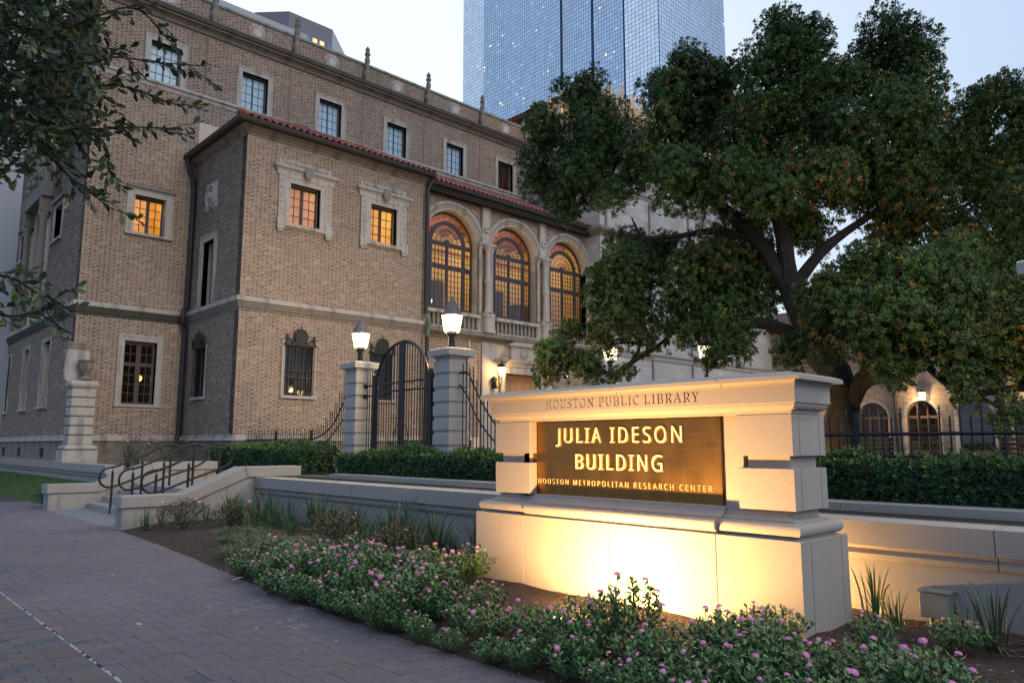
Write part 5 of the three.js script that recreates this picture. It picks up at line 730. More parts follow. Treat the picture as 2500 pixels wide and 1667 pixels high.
{ // glass skyscraper
  const o = thing('glass_skyscraper', 'tall blue glass skyscraper with a grid of panes and scattered lit offices', 'skyscraper');
  const X = 211.7, Z = -147, Y0 = 60, Y1 = 224, H = 1.75; mesh('core', [box(X + 0.1, 257.6, 0, Y1, -258.4, Z - 0.1)], std(0.05, 0.075, 0.12, 0.4, 0.3), o);
  mesh('dark_recess', [-178.2, -194.8, -162.7].map((z, i) => box(X - 0.25, X + 0.2, Y0, Y1, z - (i < 2 ? 0.55 : 0.25), z + (i < 2 ? 0.55 : 0.25))), std(0.02, 0.04, 0.09, 0.3, 0.4), o);
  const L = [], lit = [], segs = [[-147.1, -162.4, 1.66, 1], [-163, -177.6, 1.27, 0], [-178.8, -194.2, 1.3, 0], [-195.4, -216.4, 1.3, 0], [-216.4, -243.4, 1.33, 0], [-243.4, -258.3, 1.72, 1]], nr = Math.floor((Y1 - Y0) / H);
  const blind = () => { const k = rr(0.9, 1.08); return k; };
  for (const [a, b, pw, lt] of segs) { const n = Math.round((a - b) / pw), w = (a - b) / n; for (let i = 0; i < n; i++) for (let j = 0; j < nr; j++) { const z = a - (i + 0.5) * w, y = Y0 + (j + 0.5) * H, k = blind() * (rnd() < 0.03 ? 1.25 : 1), c = lt ? [0.95 * k, 0.95 * k, 0.95 * k] : [0.6 * k, 0.66 * k, 0.74 * k]; L.push({ p: [X, y, z], r: [0, PI / 2 + rr(-0.006, 0.006), rr(-0.006, 0.006)], s: [w - 0.14, H - 0.16, 10], c, d: j % 2 }); } }  // pale and dark segments paint differing sky reflections into the glass tint
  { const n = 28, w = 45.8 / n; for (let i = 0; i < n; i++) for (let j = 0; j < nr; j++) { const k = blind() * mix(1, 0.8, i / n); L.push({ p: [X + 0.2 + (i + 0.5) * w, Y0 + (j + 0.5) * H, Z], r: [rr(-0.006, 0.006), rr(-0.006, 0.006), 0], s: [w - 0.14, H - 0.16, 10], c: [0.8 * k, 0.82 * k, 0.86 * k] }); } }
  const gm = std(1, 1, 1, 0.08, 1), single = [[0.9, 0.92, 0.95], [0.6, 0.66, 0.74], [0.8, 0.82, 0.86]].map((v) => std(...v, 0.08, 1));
  const eu = (r) => Q().setFromEuler(new THREE.Euler(...r)), sort = L.filter((e) => e.p[1] > 105).sort((a, b) => Math.hypot(a.p[0], a.p[1], a.p[2]) - Math.hypot(b.p[0], b.p[1], b.p[2])), one = new Set(sort.slice(0, 300));
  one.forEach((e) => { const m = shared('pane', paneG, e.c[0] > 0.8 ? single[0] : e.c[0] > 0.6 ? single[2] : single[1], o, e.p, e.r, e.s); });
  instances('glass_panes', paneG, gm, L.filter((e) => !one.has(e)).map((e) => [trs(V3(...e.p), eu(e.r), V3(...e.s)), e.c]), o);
  const lm = new THREE.MeshStandardMaterial({ color: rgb(0.6, 0.5, 0.4), emissive: rgb(1, 0.8, 0.52), emissiveIntensity: 1.15 }), lm2 = new THREE.MeshStandardMaterial({ color: rgb(0.5, 0.45, 0.45), emissive: rgb(0.72, 0.62, 0.62), emissiveIntensity: 0.9 });
  const top = L.filter((e) => e.p[1] > 100 && e.p[1] < 190); for (let i = 0; i < 80; i++) { const e = top[Math.floor(rnd() * top.length)], west = e.p[0] < X + 0.1; if (!west && rnd() < 0.5) continue; const q = e.p.slice(); q[west ? 0 : 2] += west ? -0.06 : 0.06; q[1] += rr(-0.3, 0.4); shared('lit_window', paneG, rnd() < 0.55 ? lm2 : lm, o, q, e.r, [e.s[0] * rr(0.6, 1), rr(0.4, 1.1), 10]); }
}
{ const o = thing('distant_roof', 'dark sloping roof edge peeking above the brick parapet in front of the glass skyscraper', 'roof'); mesh('roof_slope', [box(66, 92, 0, 41.5, -88, -70)], std(0.04, 0.055, 0.08, 0.5), o); mesh('roof_rail', box(66, 92, 41.5, 42.6, -70.3, -70), std(0.06, 0.08, 0.11, 0.5), o); }

// ---------------------------------------------------------------- trees
// crown clumps: centre x, y, z and radius
const OAK = [
  [13.6, 10.4, -11.7, 0.6], [13.5, 9.7, -12.7, 0.7], [13.8, 9.5, -11.5, 0.9], [13.9, 8.8, -10.7, 0.8], [13.3, 8.5, -12.9, 0.6], [13.5, 8.3, -11.9, 0.8],
  [13.6, 7.6, -11.0, 0.6], [13.2, 7.6, -12.2, 0.5], [13.7, 8.1, -10.0, 0.6], [14.1, 10.1, -9.5, 0.7], [13.9, 9.3, -9.8, 0.7], [14.4, 9.7, -9.0, 0.7],
  [15.1, 10.0, -8.8, 0.5], [14.4, 8.8, -9.0, 0.8], [13.8, 7.6, -9.1, 0.8], [14.9, 9.3, -8.3, 0.6], [15.3, 10.5, -7.5, 0.7], [15.9, 10.9, -7.2, 0.7],
  [15.1, 9.7, -7.7, 0.8], [15.6, 9.8, -6.8, 0.8], [14.4, 8.2, -8.0, 0.8], [14.9, 8.4, -7.2, 0.9], [16.3, 9.9, -6.5, 0.6], [17.0, 10.4, -5.9, 0.8],
  [17.2, 10.1, -5.3, 0.8], [17.2, 9.2, -5.2, 0.7], [16.5, 9.1, -5.8, 0.9], [15.7, 8.7, -6.4, 0.9], [17.2, 8.3, -5.2, 0.8], [13.8, 7.0, -8.1, 0.7],
  [14.7, 7.2, -7.5, 0.9], [15.1, 7.4, -6.6, 0.9], [16.4, 7.7, -6.0, 1.0], [17.1, 7.3, -5.5, 0.9], [15.9, 6.4, -7.3, 0.7], [16.7, 6.9, -6.6, 0.9],
  [17.5, 6.3, -5.9, 0.8], [15.3, 6.4, -8.5, 0.6], [13.5, 5.9, -10.4, 0.7], [13.2, 5.3, -10.7, 0.6], [13.7, 5.0, -10.1, 0.8], [14.1, 5.3, -9.5, 0.8],
  [14.5, 5.7, -8.8, 0.8], [14.3, 4.5, -9.2, 0.7], [14.8, 4.9, -8.4, 0.8], [15.5, 5.4, -8.1, 0.7], [14.0, 5.9, -10.5, 0.6], [14.4, 6.2, -10.0, 0.5],
  [13.3, 4.6, -10.6, 0.5], [14.3, 3.8, -8.2, 0.5], [14.1, 3.6, -8.6, 0.3], [13.9, 4.8, -5.5, 0.7], [14.2, 4.5, -4.9, 0.8], [14.9, 4.9, -4.4, 0.8],
  [13.5, 3.9, -5.2, 0.7], [13.8, 3.7, -4.6, 0.7], [14.4, 4.0, -4.1, 0.8], [13.9, 3.2, -4.0, 0.6], [13.7, 3.0, -4.7, 0.4], [13.8, 3.6, -5.8, 0.5],
  [13.6, 3.3, -5.0, 0.4], [14.2, 4.4, -6.2, 0.5], [14.0, 3.5, -6.6, 0.4]];
const OAK2 = [
  [18.4, 8.8, -4.6, 0.6], [18.6, 9.1, -3.9, 0.7], [18.7, 8.3, -3.6, 0.8], [18.5, 7.9, -4.4, 0.8], [18.6, 7.4, -3.8, 0.9], [18.3, 7.6, -4.9, 0.8],
  [18.0, 6.7, -4.2, 0.8], [17.6, 6.0, -3.6, 0.9], [17.8, 6.5, -4.9, 0.7], [16.5, 5.1, -3.9, 0.8], [16.2, 4.6, -3.4, 0.8], [15.0, 3.8, -3.8, 0.7],
  [14.6, 3.3, -3.2, 0.7], [14.6, 2.9, -3.6, 0.4], [18.7, 7.3, -3.2, 1.0], [17.7, 5.2, -3.0, 1.1], [15.8, 3.3, -2.7, 0.8], [18.8, 8.6, -3.1, 0.8],
  [13.5, 2.4, -3.7, 0.2], [14.1, 2.1, -3.3, 0.3]];
const SMALL = [
  [13.8, 4.0, -13.1, 0.4], [14.2, 3.7, -12.7, 0.4], [14.4, 4.5, -13.2, 0.4], [14.7, 4.1, -12.1, 0.4], [15.0, 4.8, -12.5, 0.4], [13.7, 3.5, -13.2, 0.4],
  [14.2, 3.3, -12.3, 0.4], [14.9, 4.5, -11.8, 0.3], [15.3, 4.1, -11.3, 0.3], [14.5, 3.3, -11.5, 0.3], [15.6, 4.4, -10.9, 0.4]];
const sprayG = (() => { const p = [], v = V3(); for (let k = 0; k < 11; k++) { const t = leaf(rr(0.085, 0.13), rr(0.017, 0.026), 0.2, 0.6), m = trs(V3(rr(-0.05, 0.05), rr(0, 0.16), rr(-0.05, 0.05)), Q().setFromEuler(new THREE.Euler(rr(0.3, 1.9), k * 2.4 + rr(-0.4, 0.4), 0, 'YXZ')), 1); for (let i = 0; i < t.length; i += 3) { v.set(t[i], t[i + 1], t[i + 2]).applyMatrix4(m); p.push(v.x, v.y, v.z); } } const g = new THREE.BufferGeometry(); g.setAttribute('position', new THREE.Float32BufferAttribute(p, 3)); g.computeVertexNormals(); return g; })();
function crown(blobs, o, dens, limbPts, opt = {}) {
  const L = [], tw = [];
  for (const [x, y, z, r] of blobs) {
    const n = Math.round(dens * r * r / 0.5) + 12, rust = rnd() < (opt.rust ?? 0.1), tone = rr(0.75, 1.15), sub = Array.from({ length: 5 }, () => V3(rr(-1, 1), rr(-0.8, 1), rr(-1, 1)).multiplyScalar(r * 0.66));
    for (let i = 0; i < n; i++) {
      const s = sub[Math.floor(rnd() * 5)], d = V3(rr(-1, 1), rr(-1, 1), rr(-1, 1)); if (d.length() > 1) { i--; continue; }
      const p = V3(x, y, z).add(s).addScaledVector(d, r * 0.62); p.y -= 0.1 * r * d.lengthSq();
      const out = d.clone().add(s.clone().multiplyScalar(0.6 / r)).add(V3(0, 0.55, 0)).normalize(), k = rr(0.6, 1.3) * tone, u = rnd();
      const c = u < (rust ? 0.12 : 0.012) ? [0.24 * k, 0.12 * k, 0.025 * k] : u < (rust ? 0.3 : 0.06) ? [0.16 * k, 0.14 * k, 0.025 * k] : u < 0.4 ? [0.072 * k, 0.13 * k, 0.034 * k] : [0.05 * k, 0.1 * k, 0.03 * k];
      L.push([trs(p, Q().setFromUnitVectors(V3(0, 1, 0), out).multiply(Q().setFromAxisAngle(V3(0, 1, 0), rr(0, 6.3))), rr(0.75, 1.2) * (opt.size || 1)), c]);
    }
    let best = null, bd = 1e9; for (const q of limbPts) { const e = Math.hypot(q[0] - x, q[1] - y, q[2] - z); if (e < bd) { bd = e; best = q; } }
    if (best) { const mid = [(best[0] + x) / 2 + rr(-0.15, 0.15), (best[1] + y) / 2 + rr(-0.1, 0.25), (best[2] + z) / 2 + rr(-0.15, 0.15)]; tw.push(taper([best, mid, [x, y, z]], [0.055 + 0.012 * bd, 0.035, 0.012], 5, 3)); for (const s of sub) tw.push(taper([mid, [x + s.x * 0.4, y + s.y * 0.4, z + s.z * 0.4], [x + s.x * 1.25, y + s.y * 1.25, z + s.z * 1.25]], [0.02, 0.013, 0.005], 4, 2)); }
  }
  instances('crown', sprayG, M.leafOak, L, o); if (tw.length) mesh('branches', tw, M.bark, o); return L.length;
}
const limb = (o, pts, r0, r1, seg = 9) => mesh('limb', taper(pts, [r0, mix(r0, r1, 0.45), r1], seg, 5, 0.12), M.bark, o);
const flatPts = (...ls) => ls.flat();
{
  const o = thing('oak_tree', 'large dark oak with spreading crown in the courtyard, trunk behind the sign', 'tree');
  const t = [[15.6, 0.7, -6.75], [15.6, 1.7, -6.7], [15.65, 2.4, -6.6], [15.6, 3.1, -6.7], [15.5, 3.7, -7.1], [15.2, 4.4, -7.2], [15.1, 5.0, -7.3]];
  mesh('trunk', taper(t, [0.52, 0.36, 0.33, 0.32, 0.3, 0.27, 0.24], 14, 5, 0.09), M.bark, o);
  const l = [[[15.1, 4.8, -7.3], [15.0, 5.6, -7.7], [14.9, 6.3, -8.1], [14.6, 7.0, -8.7], [14.5, 7.6, -9.3], [14.2, 7.9, -10.2], [13.8, 8.0, -11.2], [13.5, 8.1, -11.9]], [[15.1, 4.8, -7.3], [15.1, 5.9, -7.4], [15.0, 6.7, -7.5], [14.9, 7.4, -7.7], [14.9, 8.2, -7.8], [15.3, 9.3, -7.4], [15.7, 10.4, -7.3]], [[14.9, 7.4, -7.7], [14.7, 7.9, -8.1], [14.4, 8.4, -8.6], [14.3, 9.4, -9.2]], [[15.0, 6.7, -7.5], [15.4, 7.5, -7.1], [16.0, 8.2, -6.5], [16.8, 9.2, -5.9], [17.2, 9.8, -5.4]], [[14.92, 6.1, -8.0], [14.6, 6.4, -8.8], [14.1, 6.3, -9.4], [13.7, 6.3, -10.1]], [[15.5, 3.6, -7.0], [15.0, 4.1, -7.6], [14.6, 4.3, -8.3], [14.3, 4.7, -9.2], [13.8, 5.3, -9.9]], [[15.65, 2.2, -6.6], [15.6, 2.9, -6.1], [15.4, 3.0, -5.4], [14.8, 3.3, -4.7], [14.6, 4.1, -4.3]], [[15.6, 2.9, -6.1], [15.2, 3.5, -5.8], [14.5, 4.1, -5.4], [14.2, 4.6, -4.7]], [[15.1, 4.9, -7.3], [15.9, 5.9, -6.8], [16.7, 6.6, -6.2], [17.1, 7.2, -5.5]], [[13.7, 6.3, -10.1], [13.62, 6.5, -10.2], [13.6, 6.85, -10.35]], [[13.7, 6.3, -10.1], [13.5, 6.4, -10.3], [13.3, 6.3, -10.6]]];
  [0.21, 0.2, 0.1, 0.16, 0.1, 0.16, 0.23, 0.12, 0.15, 0.05, 0.04].forEach((r, i) => limb(o, l[i], r, i > 8 ? 0.015 : 0.04));
  crown(OAK, o, 820, flatPts(...l.slice(0, 9)), { rust: 0.12, size: 0.74 });
  warm(8, 14.3, 1.1, -6.9, [1, 0.6, 0.2]); const fl = thing('tree_uplight', 'small uplight at the foot of the large oak behind the hedge', 'floodlight', [14.3, 0.88, -6.9]); mesh('housing', cyl(0.07, 0.09, 0.14), M.iron, fl); mesh('lamp_glass', cyl(0.06, 0.06, 0.02).translate(0, 0.14, 0), M.glowOrange, fl);
}
{
  const o = thing('oak_tree', 'second oak at the right edge, its low dark limb crossing above the fence', 'tree');
  const l = [[[18.9, 1.8, -2.3], [18.9, 3.0, -2.3], [17.3, 2.5, -2.9], [15.6, 2.6, -3.4], [14.7, 2.5, -4.0], [14.1, 2.9, -4.4]], [[18.9, 3.0, -2.3], [18.8, 4.4, -3.0], [18.6, 5.9, -3.8], [18.5, 7.1, -4.5], [18.4, 8.4, -4.6]], [[18.8, 4.4, -3.0], [18.7, 6.3, -3.2], [18.6, 8.1, -3.8]]];
  mesh('trunk', taper([[18.9, 0.7, -2.2], [18.9, 1.8, -2.3], [18.9, 3.1, -2.3]], [0.5, 0.34, 0.3], 12, 5, 0.08), M.bark, o); [0.15, 0.2, 0.14].forEach((r, i) => limb(o, l[i], r, 0.04));
  crown(OAK2, o, 740, flatPts(...l), { rust: 0.25, size: 0.74 });
}
{
  const o = thing('small_tree', 'small leaning tree with yellow-green leaves beside the first lamp post', 'tree');
  const l = [[[14.2, 2.9, -11.75], [14.9, 3.6, -11.5], [15.4, 4.0, -11.1], [15.9, 4.5, -10.7], [16.5, 4.9, -10.3]], [[14.9, 3.6, -11.5], [15.2, 4.1, -11.4], [14.7, 4.1, -12.0], [14.2, 3.6, -12.6]], [[15.4, 4.0, -11.1], [15.4, 4.7, -11.5], [15.0, 4.6, -12.2], [14.4, 4.4, -13.0]]];
  mesh('trunk', taper([[13.6, 0.8, -11.9], [13.8, 2.0, -11.85], [14.2, 2.95, -11.75]], [0.12, 0.1, 0.09], 8, 4), M.bark, o); [0.085, 0.045, 0.04].forEach((r, i) => limb(o, l[i], r, 0.015, 6));
  crown(SMALL, o, 420, flatPts(...l), { rust: 0.45, size: 0.9 });  // extra yellow leaves put the lamp glow into the leaf colour
}
{ // foreground tree reaching in from the left
  const o = thing('street_tree', 'leafy branches of a street tree reaching in at the upper left, close to the camera', 'tree');
  mesh('trunk', taper([[-2.6, -0.1, -7.2], [-2.5, 1.5, -7.1], [-2.2, 3.2, -6.9], [-1.4, 4.4, -6.6]], [0.3, 0.22, 0.2, 0.16], 12, 5, 0.08), M.bark, o);
  const B = [[[0.5, 4.4, -6.0], [1.0, 4.1, -5.6], [1.3, 4.2, -5.3], [1.5, 4.2, -5.2], [1.8, 4.2, -5.0]], [[0.6, 4.2, -6.0], [1.0, 3.9, -5.6], [1.3, 4.0, -5.3], [1.7, 3.9, -5.1]], [[0.6, 3.6, -5.6], [0.9, 3.5, -5.4], [1.1, 3.3, -5.3], [1.28, 3.1, -5.1]], [[0.6, 4.0, -6.0], [1.1, 3.7, -5.5], [1.4, 3.7, -5.2], [1.65, 3.7, -5.0]], [[0.6, 4.5, -6.0], [1.0, 4.4, -5.6], [1.4, 4.6, -5.3], [1.6, 4.4, -5.2]], [[0.6, 2.64, -5.6], [0.85, 2.62, -5.4], [0.98, 2.52, -5.3], [1.06, 2.48, -5.2]], [[0.6, 2.5, -5.6], [0.85, 2.38, -5.4], [0.98, 2.4, -5.3], [1.06, 2.34, -5.2]], [[1.0, 3.9, -5.6], [1.1, 3.7, -5.4], [1.25, 3.55, -5.2], [1.3, 3.35, -5.2]]];
  limb(o, [[-1.4, 4.4, -6.6], [-0.4, 4.5, -6.3], [0.5, 4.4, -6.0]], 0.12, 0.03); limb(o, [[-1.4, 4.3, -6.6], [-0.2, 4.0, -6.2], [0.6, 4.0, -6.0]], 0.08, 0.02); limb(o, [[-0.2, 4.0, -6.2], [0.2, 3.2, -5.8], [0.6, 2.55, -5.6]], 0.04, 0.012); limb(o, [[-0.2, 4.0, -6.2], [0.3, 3.7, -5.8], [0.6, 3.6, -5.6]], 0.05, 0.015);
  const tw = [], lv = [], up = V3(0, 1, 0);
  const sprig = (p, d, len, n) => { const e = p.clone().addScaledVector(d, len), m = p.clone().lerp(e, 0.5).add(V3(0, rr(0, 0.02), 0)); tw.push(tube([p, m, e], 0.0028, 5, 4)); for (let i = 0; i < n; i++) { const q = p.clone().lerp(e, (i + 0.6) / n), a = d.clone().applyAxisAngle(V3(rr(-1, 1), rr(-1, 1), rr(-1, 1)).normalize(), rr(0.5, 1.25)).add(V3(0, rr(-0.5, 0.25), 0)).normalize(); lv.push([q, a]); } lv.push([e, d.clone()]); };
  B.forEach((b, bi) => { const c = new THREE.CatmullRomCurve3(b.map((p) => V3(...p))), n = bi === 5 || bi === 6 ? 10 : 15; tw.push(taper(b, [0.014, 0.009, 0.004], 5, 5)); for (let i = 0; i < n; i++) { const t = 0.15 + 0.85 * (i + rnd()) / n, p = c.getPointAt(Math.min(1, t)), d = c.getTangentAt(Math.min(1, t)).applyAxisAngle(V3(rr(-1, 1), rr(-1, 1), rr(-1, 1)).normalize(), rr(0.3, 1.1)).add(V3(0, -0.15, 0)).normalize(); sprig(p, d, rr(0.1, 0.24), 4 + Math.floor(rnd() * 4)); } });
  for (let i = 0; i < 1000; i++) { const k = rr(0.9, 1.35), p = V3(rr(0.45, 1.3) * k, 0, rr(-5.9, -5.3) * k); p.y = 1.6 + (rr(1.75, 3.4) - Math.max(0, p.x / k - 0.75) * -0.6) * k; if (p.x / k > 1.12 && rnd() < 0.5) continue; sprig(p, V3(rr(-1, 1), rr(-0.9, 0.4), rr(-1, 1)).normalize(), rr(0.1, 0.25), 6); }
  mesh('twigs', tw, M.bark, o);
  const lg = (() => { const g = new THREE.BufferGeometry(), L = 0.078, w = 0.017; g.setAttribute('position', new THREE.Float32BufferAttribute(leaf(L, w, 0.18, 0.58), 3)); g.computeVertexNormals(); return g; })();
  const mt = lv.map(([p, a]) => trs(p, Q().setFromUnitVectors(up, a).multiply(Q().setFromAxisAngle(up, rr(0, 6.3))), rr(0.7, 1.2)));
  const ord = mt.map((m, i) => [Math.hypot(m.elements[12], m.elements[13] - 1.6, m.elements[14]), m]).sort((a, b) => a[0] - b[0]).map((e) => e[1]);
  const lms = [[0.03, 0.06, 0.022], [0.045, 0.085, 0.02], [0.07, 0.11, 0.02], [0.026, 0.048, 0.026]].map((c) => new THREE.MeshPhysicalMaterial({ color: rgb(...c), roughness: 0.38, transmission: 0.12, thickness: 0 }));
  ord.slice(0, 300).forEach((m) => { const e = shared('leaf', lg, lms[Math.floor(rnd() * 4)], o); m.decompose(e.position, e.quaternion, e.scale); });
  instances('foliage', lg, M.leafOak, ord.slice(300).map((m) => { const k = rr(0.6, 1.3); return [m, [0.03 * k, 0.056 * k, 0.024 * k]]; }), o);
}
// ---------------------------------------------------------------- flower bed
const starG = (seed) => { const a = new Acc(), s = _s; _s = seed; for (let k = 0; k < 24; k++) { const t = Math.acos(1 - 0.62 * (k + 0.5) / 24), p = k * 2.4, d = V3(Math.sin(t) * Math.cos(p), Math.cos(t), Math.sin(t) * Math.sin(p)), c = V3(d.x * 0.03, d.y * 0.02 + rr(-0.004, 0.004), d.z * 0.03).add(V3(0, -0.006, 0)), q = Q().setFromUnitVectors(V3(0, 1, 0), d).multiply(Q().setFromAxisAngle(V3(0, 1, 0), rr(0, 6))), b = rr(0.75, 1.2); for (let i = 0; i < 5; i++) { const m = trs(c, q.clone().multiply(Q().setFromAxisAngle(V3(0, 1, 0), i * 1.2566)), 1); a.add([0, 0.003, 0, 0.011, 0.001, -0.0042, 0.011, 0.001, 0.0042, 0.011, 0.001, -0.0042, 0.0155, -0.001, 0, 0.011, 0.001, 0.0042], m, [0.8 * b, 0.27 * b, 0.54 * b]); } } _s = s; return a.geo(); };
const stars = [starG(3), starG(5)], budG = (() => { const a = new Acc(); for (let k = 0; k < 16; k++) a.add(leafS(0.018, 0.003, 0), trs(V3(rr(-0.012, 0.012), 0, rr(-0.012, 0.012)), Q().setFromEuler(new THREE.Euler(rr(-0.6, 0.6), 0, rr(-0.6, 0.6))), 1), [0.3, 0.3, 0.16]); return a.geo(); })();
function pentasProto(H, R, nh, label) {
  const o = thing('pentas_plant', label, 'flowering plant', [0, 0, 0], 0, 'pink flowering plants along the pavement'), a = new Acc(), st = [];
  const heads = [];
  for (let i = 0; i < 24; i++) {
    const t = i * 2.4 + rr(-0.3, 0.3), q = Math.sqrt((i + 0.4) / 24), lean = q * R, h = H * (1.02 - 0.42 * q * q) * rr(0.85, 1.06), top = V3(Math.cos(t) * lean, h, Math.sin(t) * lean), base = V3(Math.cos(t) * lean * 0.25, 0, Math.sin(t) * lean * 0.25), mid = base.clone().lerp(top, 0.6).add(V3(Math.cos(t) * 0.03, 0.02, Math.sin(t) * 0.03));
    st.push(tube([base, mid, top], 0.0032, 6, 4)); const c = new THREE.CatmullRomCurve3([base, mid, top]);
    const nl = 9; for (let k = 0; k < nl; k++) for (const s of [0, PI]) { const p = c.getPointAt(0.22 + 0.78 * k / (nl - 0.5)), yaw = k * 1.6 + s + t + rr(-0.4, 0.4), g = rr(0.55, 1.3), old = k < 3 && rnd() < 0.12; a.add(leafS(rr(0.055, 0.085) * (k > 7 ? 0.75 : 1), rr(0.012, 0.019), 0.3), trs(p, Q().setFromEuler(new THREE.Euler(rr(0.75, 1.75), yaw, rr(-0.3, 0.3), 'YXZ')), 1), old ? [0.25 * g, 0.26 * g, 0.03 * g] : k > 6 ? [0.1 * g, 0.21 * g, 0.06 * g] : [0.06 * g, 0.145 * g, 0.05 * g]); }
    heads.push(top);
  }
  accMesh('foliage', a, M.leafV, o); mesh('stems', st, std(0.06, 0.07, 0.03, 0.8), o);
  heads.forEach((p, i) => { if (i % 4 === 1 && i / 4 < nh) { const m = accMesh('flower_head', stars[i % 2], M.petal, o); m.position.copy(p).add(V3(0, 0.02, 0)); m.scale.setScalar(rr(0.5, 0.9)); m.rotation.set(rr(-0.5, 0.5), rr(0, 6), rr(-0.5, 0.5)); } else if (i % 3 === 0) { const m = accMesh('flower_bud', budG, M.petal, o); m.position.copy(p); } });
  return o;
}
{
  const pl = 'dark green pentas with pink flower heads in the dense row between pavement and sign';
  const protos = [pentasProto(0.36, 0.3, 5, pl), pentasProto(0.4, 0.27, 4, pl), pentasProto(0.32, 0.32, 3, pl), pentasProto(0.38, 0.29, 6, pl), pentasProto(0.34, 0.31, 2, pl), pentasProto(0.42, 0.26, 6, pl)];
  const spots = [];
  for (let z = -9.0; z < -0.7; z += 0.36) for (let r = 0; r < 6; r++) {
    const x = edgeX(z) + 0.1 + r * 0.33 + rr(-0.07, 0.07), zz = z + rr(-0.09, 0.09);
    if (x > (z < -8.2 ? 4.7 : z < -6.9 ? 5.2 : 5.55)) continue; if (z > -6.3 && z < -2.95 && x > 4.78) continue; if (z > -4.8 && z < -4.2 && x > 4.5) continue; if (z > -2.8 && x > 4.9 && rnd() < 0.75) continue; if (z > -2.5 && x > 5.3) continue;
    spots.push([x, zz, (z > -4.1 && z < -3.3 && x > 4.3 ? 1.1 : z > -5.6 && z < -4.1 ? 0.72 : z > -4.1 ? 0.88 : 1) * (r === 0 ? 0.8 : 1) * rr(0.9, 1.1)]);
  }
  spots.push([5.75, -2.3, 0.7], [6.3, -1.9, 0.75]);
  spots.forEach(([x, z, s], i) => {
    let o = protos[i % 6]; if (i >= 6) { o = o.clone(); o.name = numbered('pentas_plant'); scene.add(o); }
    o.position.set(x, soilY(x, z), z); o.rotation.y = rr(0, 6.28); o.scale.setScalar(s);
    { const zn = z < -7.9 ? 'at the far left end of the row' : z < -6.7 ? 'left of the sign base' : z < -5.5 ? 'below the left pier of the sign' : z < -4.3 ? 'below the middle of the plaque' : z < -3.1 ? 'below the right pier of the sign' : 'before the right end of the sign', d = x - edgeX(z); o.userData.label = 'pink flowering plant ' + (z > -2.2 ? (z > -1.45 ? 'at the right edge of the frame' : 'before the bare soil right of the sign') : zn) + ', ' + (d < 0.5 ? 'front row along the pavement' : d < 0.85 ? 'middle row' : 'back row'); }
    if (i === spots.length - 2) o.userData.label = 'lone pink pentas on the soil right of the sign base'; if (i === spots.length - 1) o.userData.label = 'small pentas against the low wall right of the sign, below the junction box';
  });
}
function blade(a, p, yaw, lean, H, w, col, droop) { // strap leaf
  const n = 5, pts = []; for (let i = 0; i <= n; i++) { const t = i / n, o = lean * H * t * t * (1 + droop * t), y = H * (t - droop * 0.55 * t * t * t); pts.push(V3(p.x + Math.cos(yaw) * o, p.y + y, p.z + Math.sin(yaw) * o)); }
  const sx = -Math.sin(yaw), sz = Math.cos(yaw), W = (i) => w * (i === n ? 0.02 : 1 - 0.5 * (i / n) ** 2), I = M4();
  for (let i = 0; i < n; i++) { const A = pts[i], B = pts[i + 1], u = W(i), v = W(i + 1); a.add([A.x - sx * u, A.y, A.z - sz * u, A.x + sx * u, A.y, A.z + sz * u, B.x + sx * v, B.y, B.z + sz * v, A.x - sx * u, A.y, A.z - sz * u, B.x + sx * v, B.y, B.z + sz * v, B.x - sx * v, B.y, B.z - sz * v], I, col); }
}
function irisProto(label, n, H) {
  const o = thing('iris_clump', label, 'iris', [0, 0, 0], 0, 'strap-leaved iris clumps along the low wall'), a = new Acc(), b = new Acc();
  for (let i = 0; i < n; i++) { const t = rr(0, 6.28), r = rr(0, 0.13), k = rr(0.6, 1.25), old = rnd() < 0.07; blade(a, V3(Math.cos(t) * r, -0.03, Math.sin(t) * r), t + rr(-0.6, 0.6), rr(0.05, 0.5), H * rr(0.55, 1.08), rr(0.006, 0.012), old ? [0.2 * k, 0.15 * k, 0.06 * k] : [0.048 * k, 0.105 * k, 0.042 * k], rnd() < 0.14 ? rr(0.6, 1.1) : rr(0, 0.2)); }
  for (let i = 0; i < 12; i++) { const t = rr(0, 6.28); blade(b, V3(0, 0, 0), t, rr(1.5, 3), 0.12, 0.007, [0.2, 0.14, 0.08], 0.8); }
  accMesh('leaves', a, M.leafV, o); accMesh('dry_leaves', b, M.leafV, o); return o;
}
